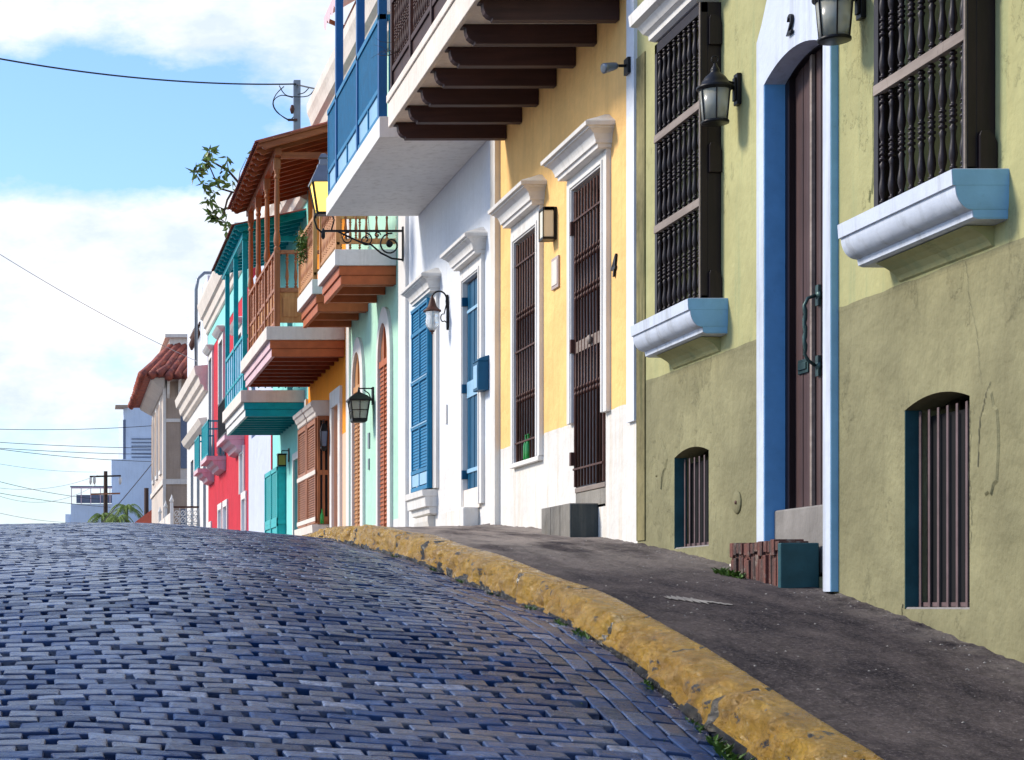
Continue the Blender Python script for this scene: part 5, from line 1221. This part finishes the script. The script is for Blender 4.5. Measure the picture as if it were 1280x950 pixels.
for (a_, b_, n) in tips:
    for k in range(int(n*1.5)):
        c = wpt(a_+rg.normal(0,2.4), b_+rg.normal(0,2.4), 41.15+rg.normal(0,.08)); d = Vector((rg.normal(0,1), rg.normal(0,.7), rg.normal(-.35,.7))).normalized()
        L_ = rg.uniform(.16, .27); e = d.cross(Vector(rg.normal(0,1,3))).normalized()*L_*.2; nn = d.cross(e).normalized()*L_*.06
        lv.add([c, c+d*L_*.4+e-nn, c+d*L_, c+d*L_*.4-e-nn, c+d*L_*.45+nn], [(0,1,4),(1,2,4),(2,3,4),(3,0,4)])
lv.build('leaves', M['leaf_mix'], BR)
# roof awning behind the blue posts
AW = thing('roof_awning', (5, 33, 9.4), 'grey scalloped rooftop awning seen behind the blue balcony posts', 'awning')
mb = MB(); y0, y1 = 29.5, 33.6
mb.add([(4.55,y0,10.25),(6.2,y0,11.2),(6.2,y1,11.2),(4.55,y1,10.25)], [(0,1,2,3)])
pts = [(4.55,y0+(y1-y0)*i/20, 10.25-(.28 if i % 2 else .16)) for i in range(21)]
v = [(4.55,p_[1],10.26) for p_ in pts]+pts; mb.add(v, [(i, i+1, i+22, i+21) for i in range(20)]); mb.build('canvas', M['pink'], AW)
mb = MB(); mb.bar((4.6, y1-.05, 10.2), (5.3, y1-.05, 9.9), .06); mb.bar((5.3, y1-.05, 9.0), (5.3, y1-.05, 10.6), .06); mb.bar((4.6, y0+.05, 10.2), (5.3, y0+.05, 9.0), .06); mb.box(4.9, 5.0, y0, y1, 9.9, 10.15); mb.build('awning_frame', M['wood_y'], AW)

# ================= CAMERA, LIGHT, WORLD
cam = bpy.data.cameras.new('camera'); co = bpy.data.objects.new('camera', cam); COL.objects.link(co); SC.camera = co
co.location = (0, 0, 0); co.rotation_euler = (R(90), 0, 0)
cam.sensor_width = 36; cam.lens = F/1280*36; cam.shift_x = (640-VX)/1280; cam.shift_y = (VY-475)/1280
cam.clip_start = .1; cam.clip_end = 6000
EL, AZ = 36, -70      # sun ahead of the camera on the left
su = bpy.data.lights.new('sun', 'SUN'); su.energy = 3.0; su.angle = R(12); su.color = (1, .91, .78)
so = bpy.data.objects.new('sun', su); COL.objects.link(so)
d = Vector((math.sin(R(AZ))*math.cos(R(EL)), math.cos(R(AZ))*math.cos(R(EL)), math.sin(R(EL))))
so.rotation_euler = (-d).to_track_quat('-Z', 'Y').to_euler()
wd = bpy.data.worlds.new('World'); SC.world = wd; wd.use_nodes = True; nt = wd.node_tree
bg = nt.nodes['Background']
sky = nt.nodes.new('ShaderNodeTexSky'); sky.sky_type = 'NISHITA'; sky.sun_disc = False
sky.sun_elevation = R(EL); sky.sun_rotation = R(AZ % 360); sky.air_density = 1.3; sky.dust_density = .6
tc = N(nt, 'ShaderNodeTexCoord'); sx = N(nt, 'ShaderNodeSeparateXYZ'); nt.links.new(tc.outputs['Generated'], sx.inputs[0])
mp = N(nt, 'ShaderNodeMapping'); mp.inputs['Scale'].default_value = (1.0, 1.0, 2.1); nt.links.new(tc.outputs['Generated'], mp.inputs[0])
n1 = noi(nt, mp.outputs[0], 7.5, 9, .6)
cr_ = N(nt, 'ShaderNodeValToRGB'); el = cr_.color_ramp.elements
stops = [(0,.85),(.05,.72),(.12,.60),(.165,.86),(.20,.80),(.222,.38),(.245,.22),(.262,.34),(.285,.80),(.32,.95),(.45,.70),(.8,.35)]
el[0].position = 0; el[0].color = (.85,.85,.85,1); el[1].position = 1; el[1].color = (.3,.3,.3,1)
for p_, v_ in stops[1:]: e_ = el.new(p_); e_.color = (v_,v_,v_,1)
nt.links.new(sx.outputs['Z'], cr_.inputs['Fac'])
def math_(op, a, b, c=None):
    m_ = N(nt, 'ShaderNodeMath'); m_.operation = op
    for i, v in enumerate((a, b)):
        if hasattr(v, 'links'): nt.links.new(v, m_.inputs[i])
        else: m_.inputs[i].default_value = v
    return m_.outputs[0]
xr = N(nt, 'ShaderNodeMapRange'); xr.inputs['From Min'].default_value = .03; xr.inputs['From Max'].default_value = .15; xr.inputs['To Max'].default_value = .35; nt.links.new(sx.outputs['X'], xr.inputs['Value'])
yr = N(nt, 'ShaderNodeMapRange'); yr.inputs['From Min'].default_value = -.3; yr.inputs['From Max'].default_value = .3; yr.inputs['To Min'].default_value = -.34; yr.inputs['To Max'].default_value = 0; nt.links.new(sx.outputs['Y'], yr.inputs['Value'])
s1 = math_('ADD', math_('ADD', cr_.outputs['Color'], xr.outputs['Result']), yr.outputs['Result'])
s2 = math_('ADD', s1, math_('MULTIPLY', math_('SUBTRACT', n1, .5), 1.7))
mask = ramp(nt, s2, .42, .70)
skm = mix(nt, 1.0, sky.outputs['Color'], (.80,1.03,1.46,1), 'MULTIPLY')
sh_ = mix(nt, ramp(nt, noi(nt, mp.outputs[0], 11, 7, .62), .40, .64), (7.0,7.1,7.3,1), (4.7,5.35,6.3,1))
fin = mix(nt, mask, skm, sh_)
nt.links.new(fin, bg.inputs['Color']); bg.inputs['Strength'].default_value = .12
SC.view_settings.view_transform = 'Standard'; SC.view_settings.look = 'None'; SC.view_settings.gamma = 1; SC.view_settings.exposure = .53
SC.view_settings.use_curve_mapping = False
SC.cycles.max_bounces = 6
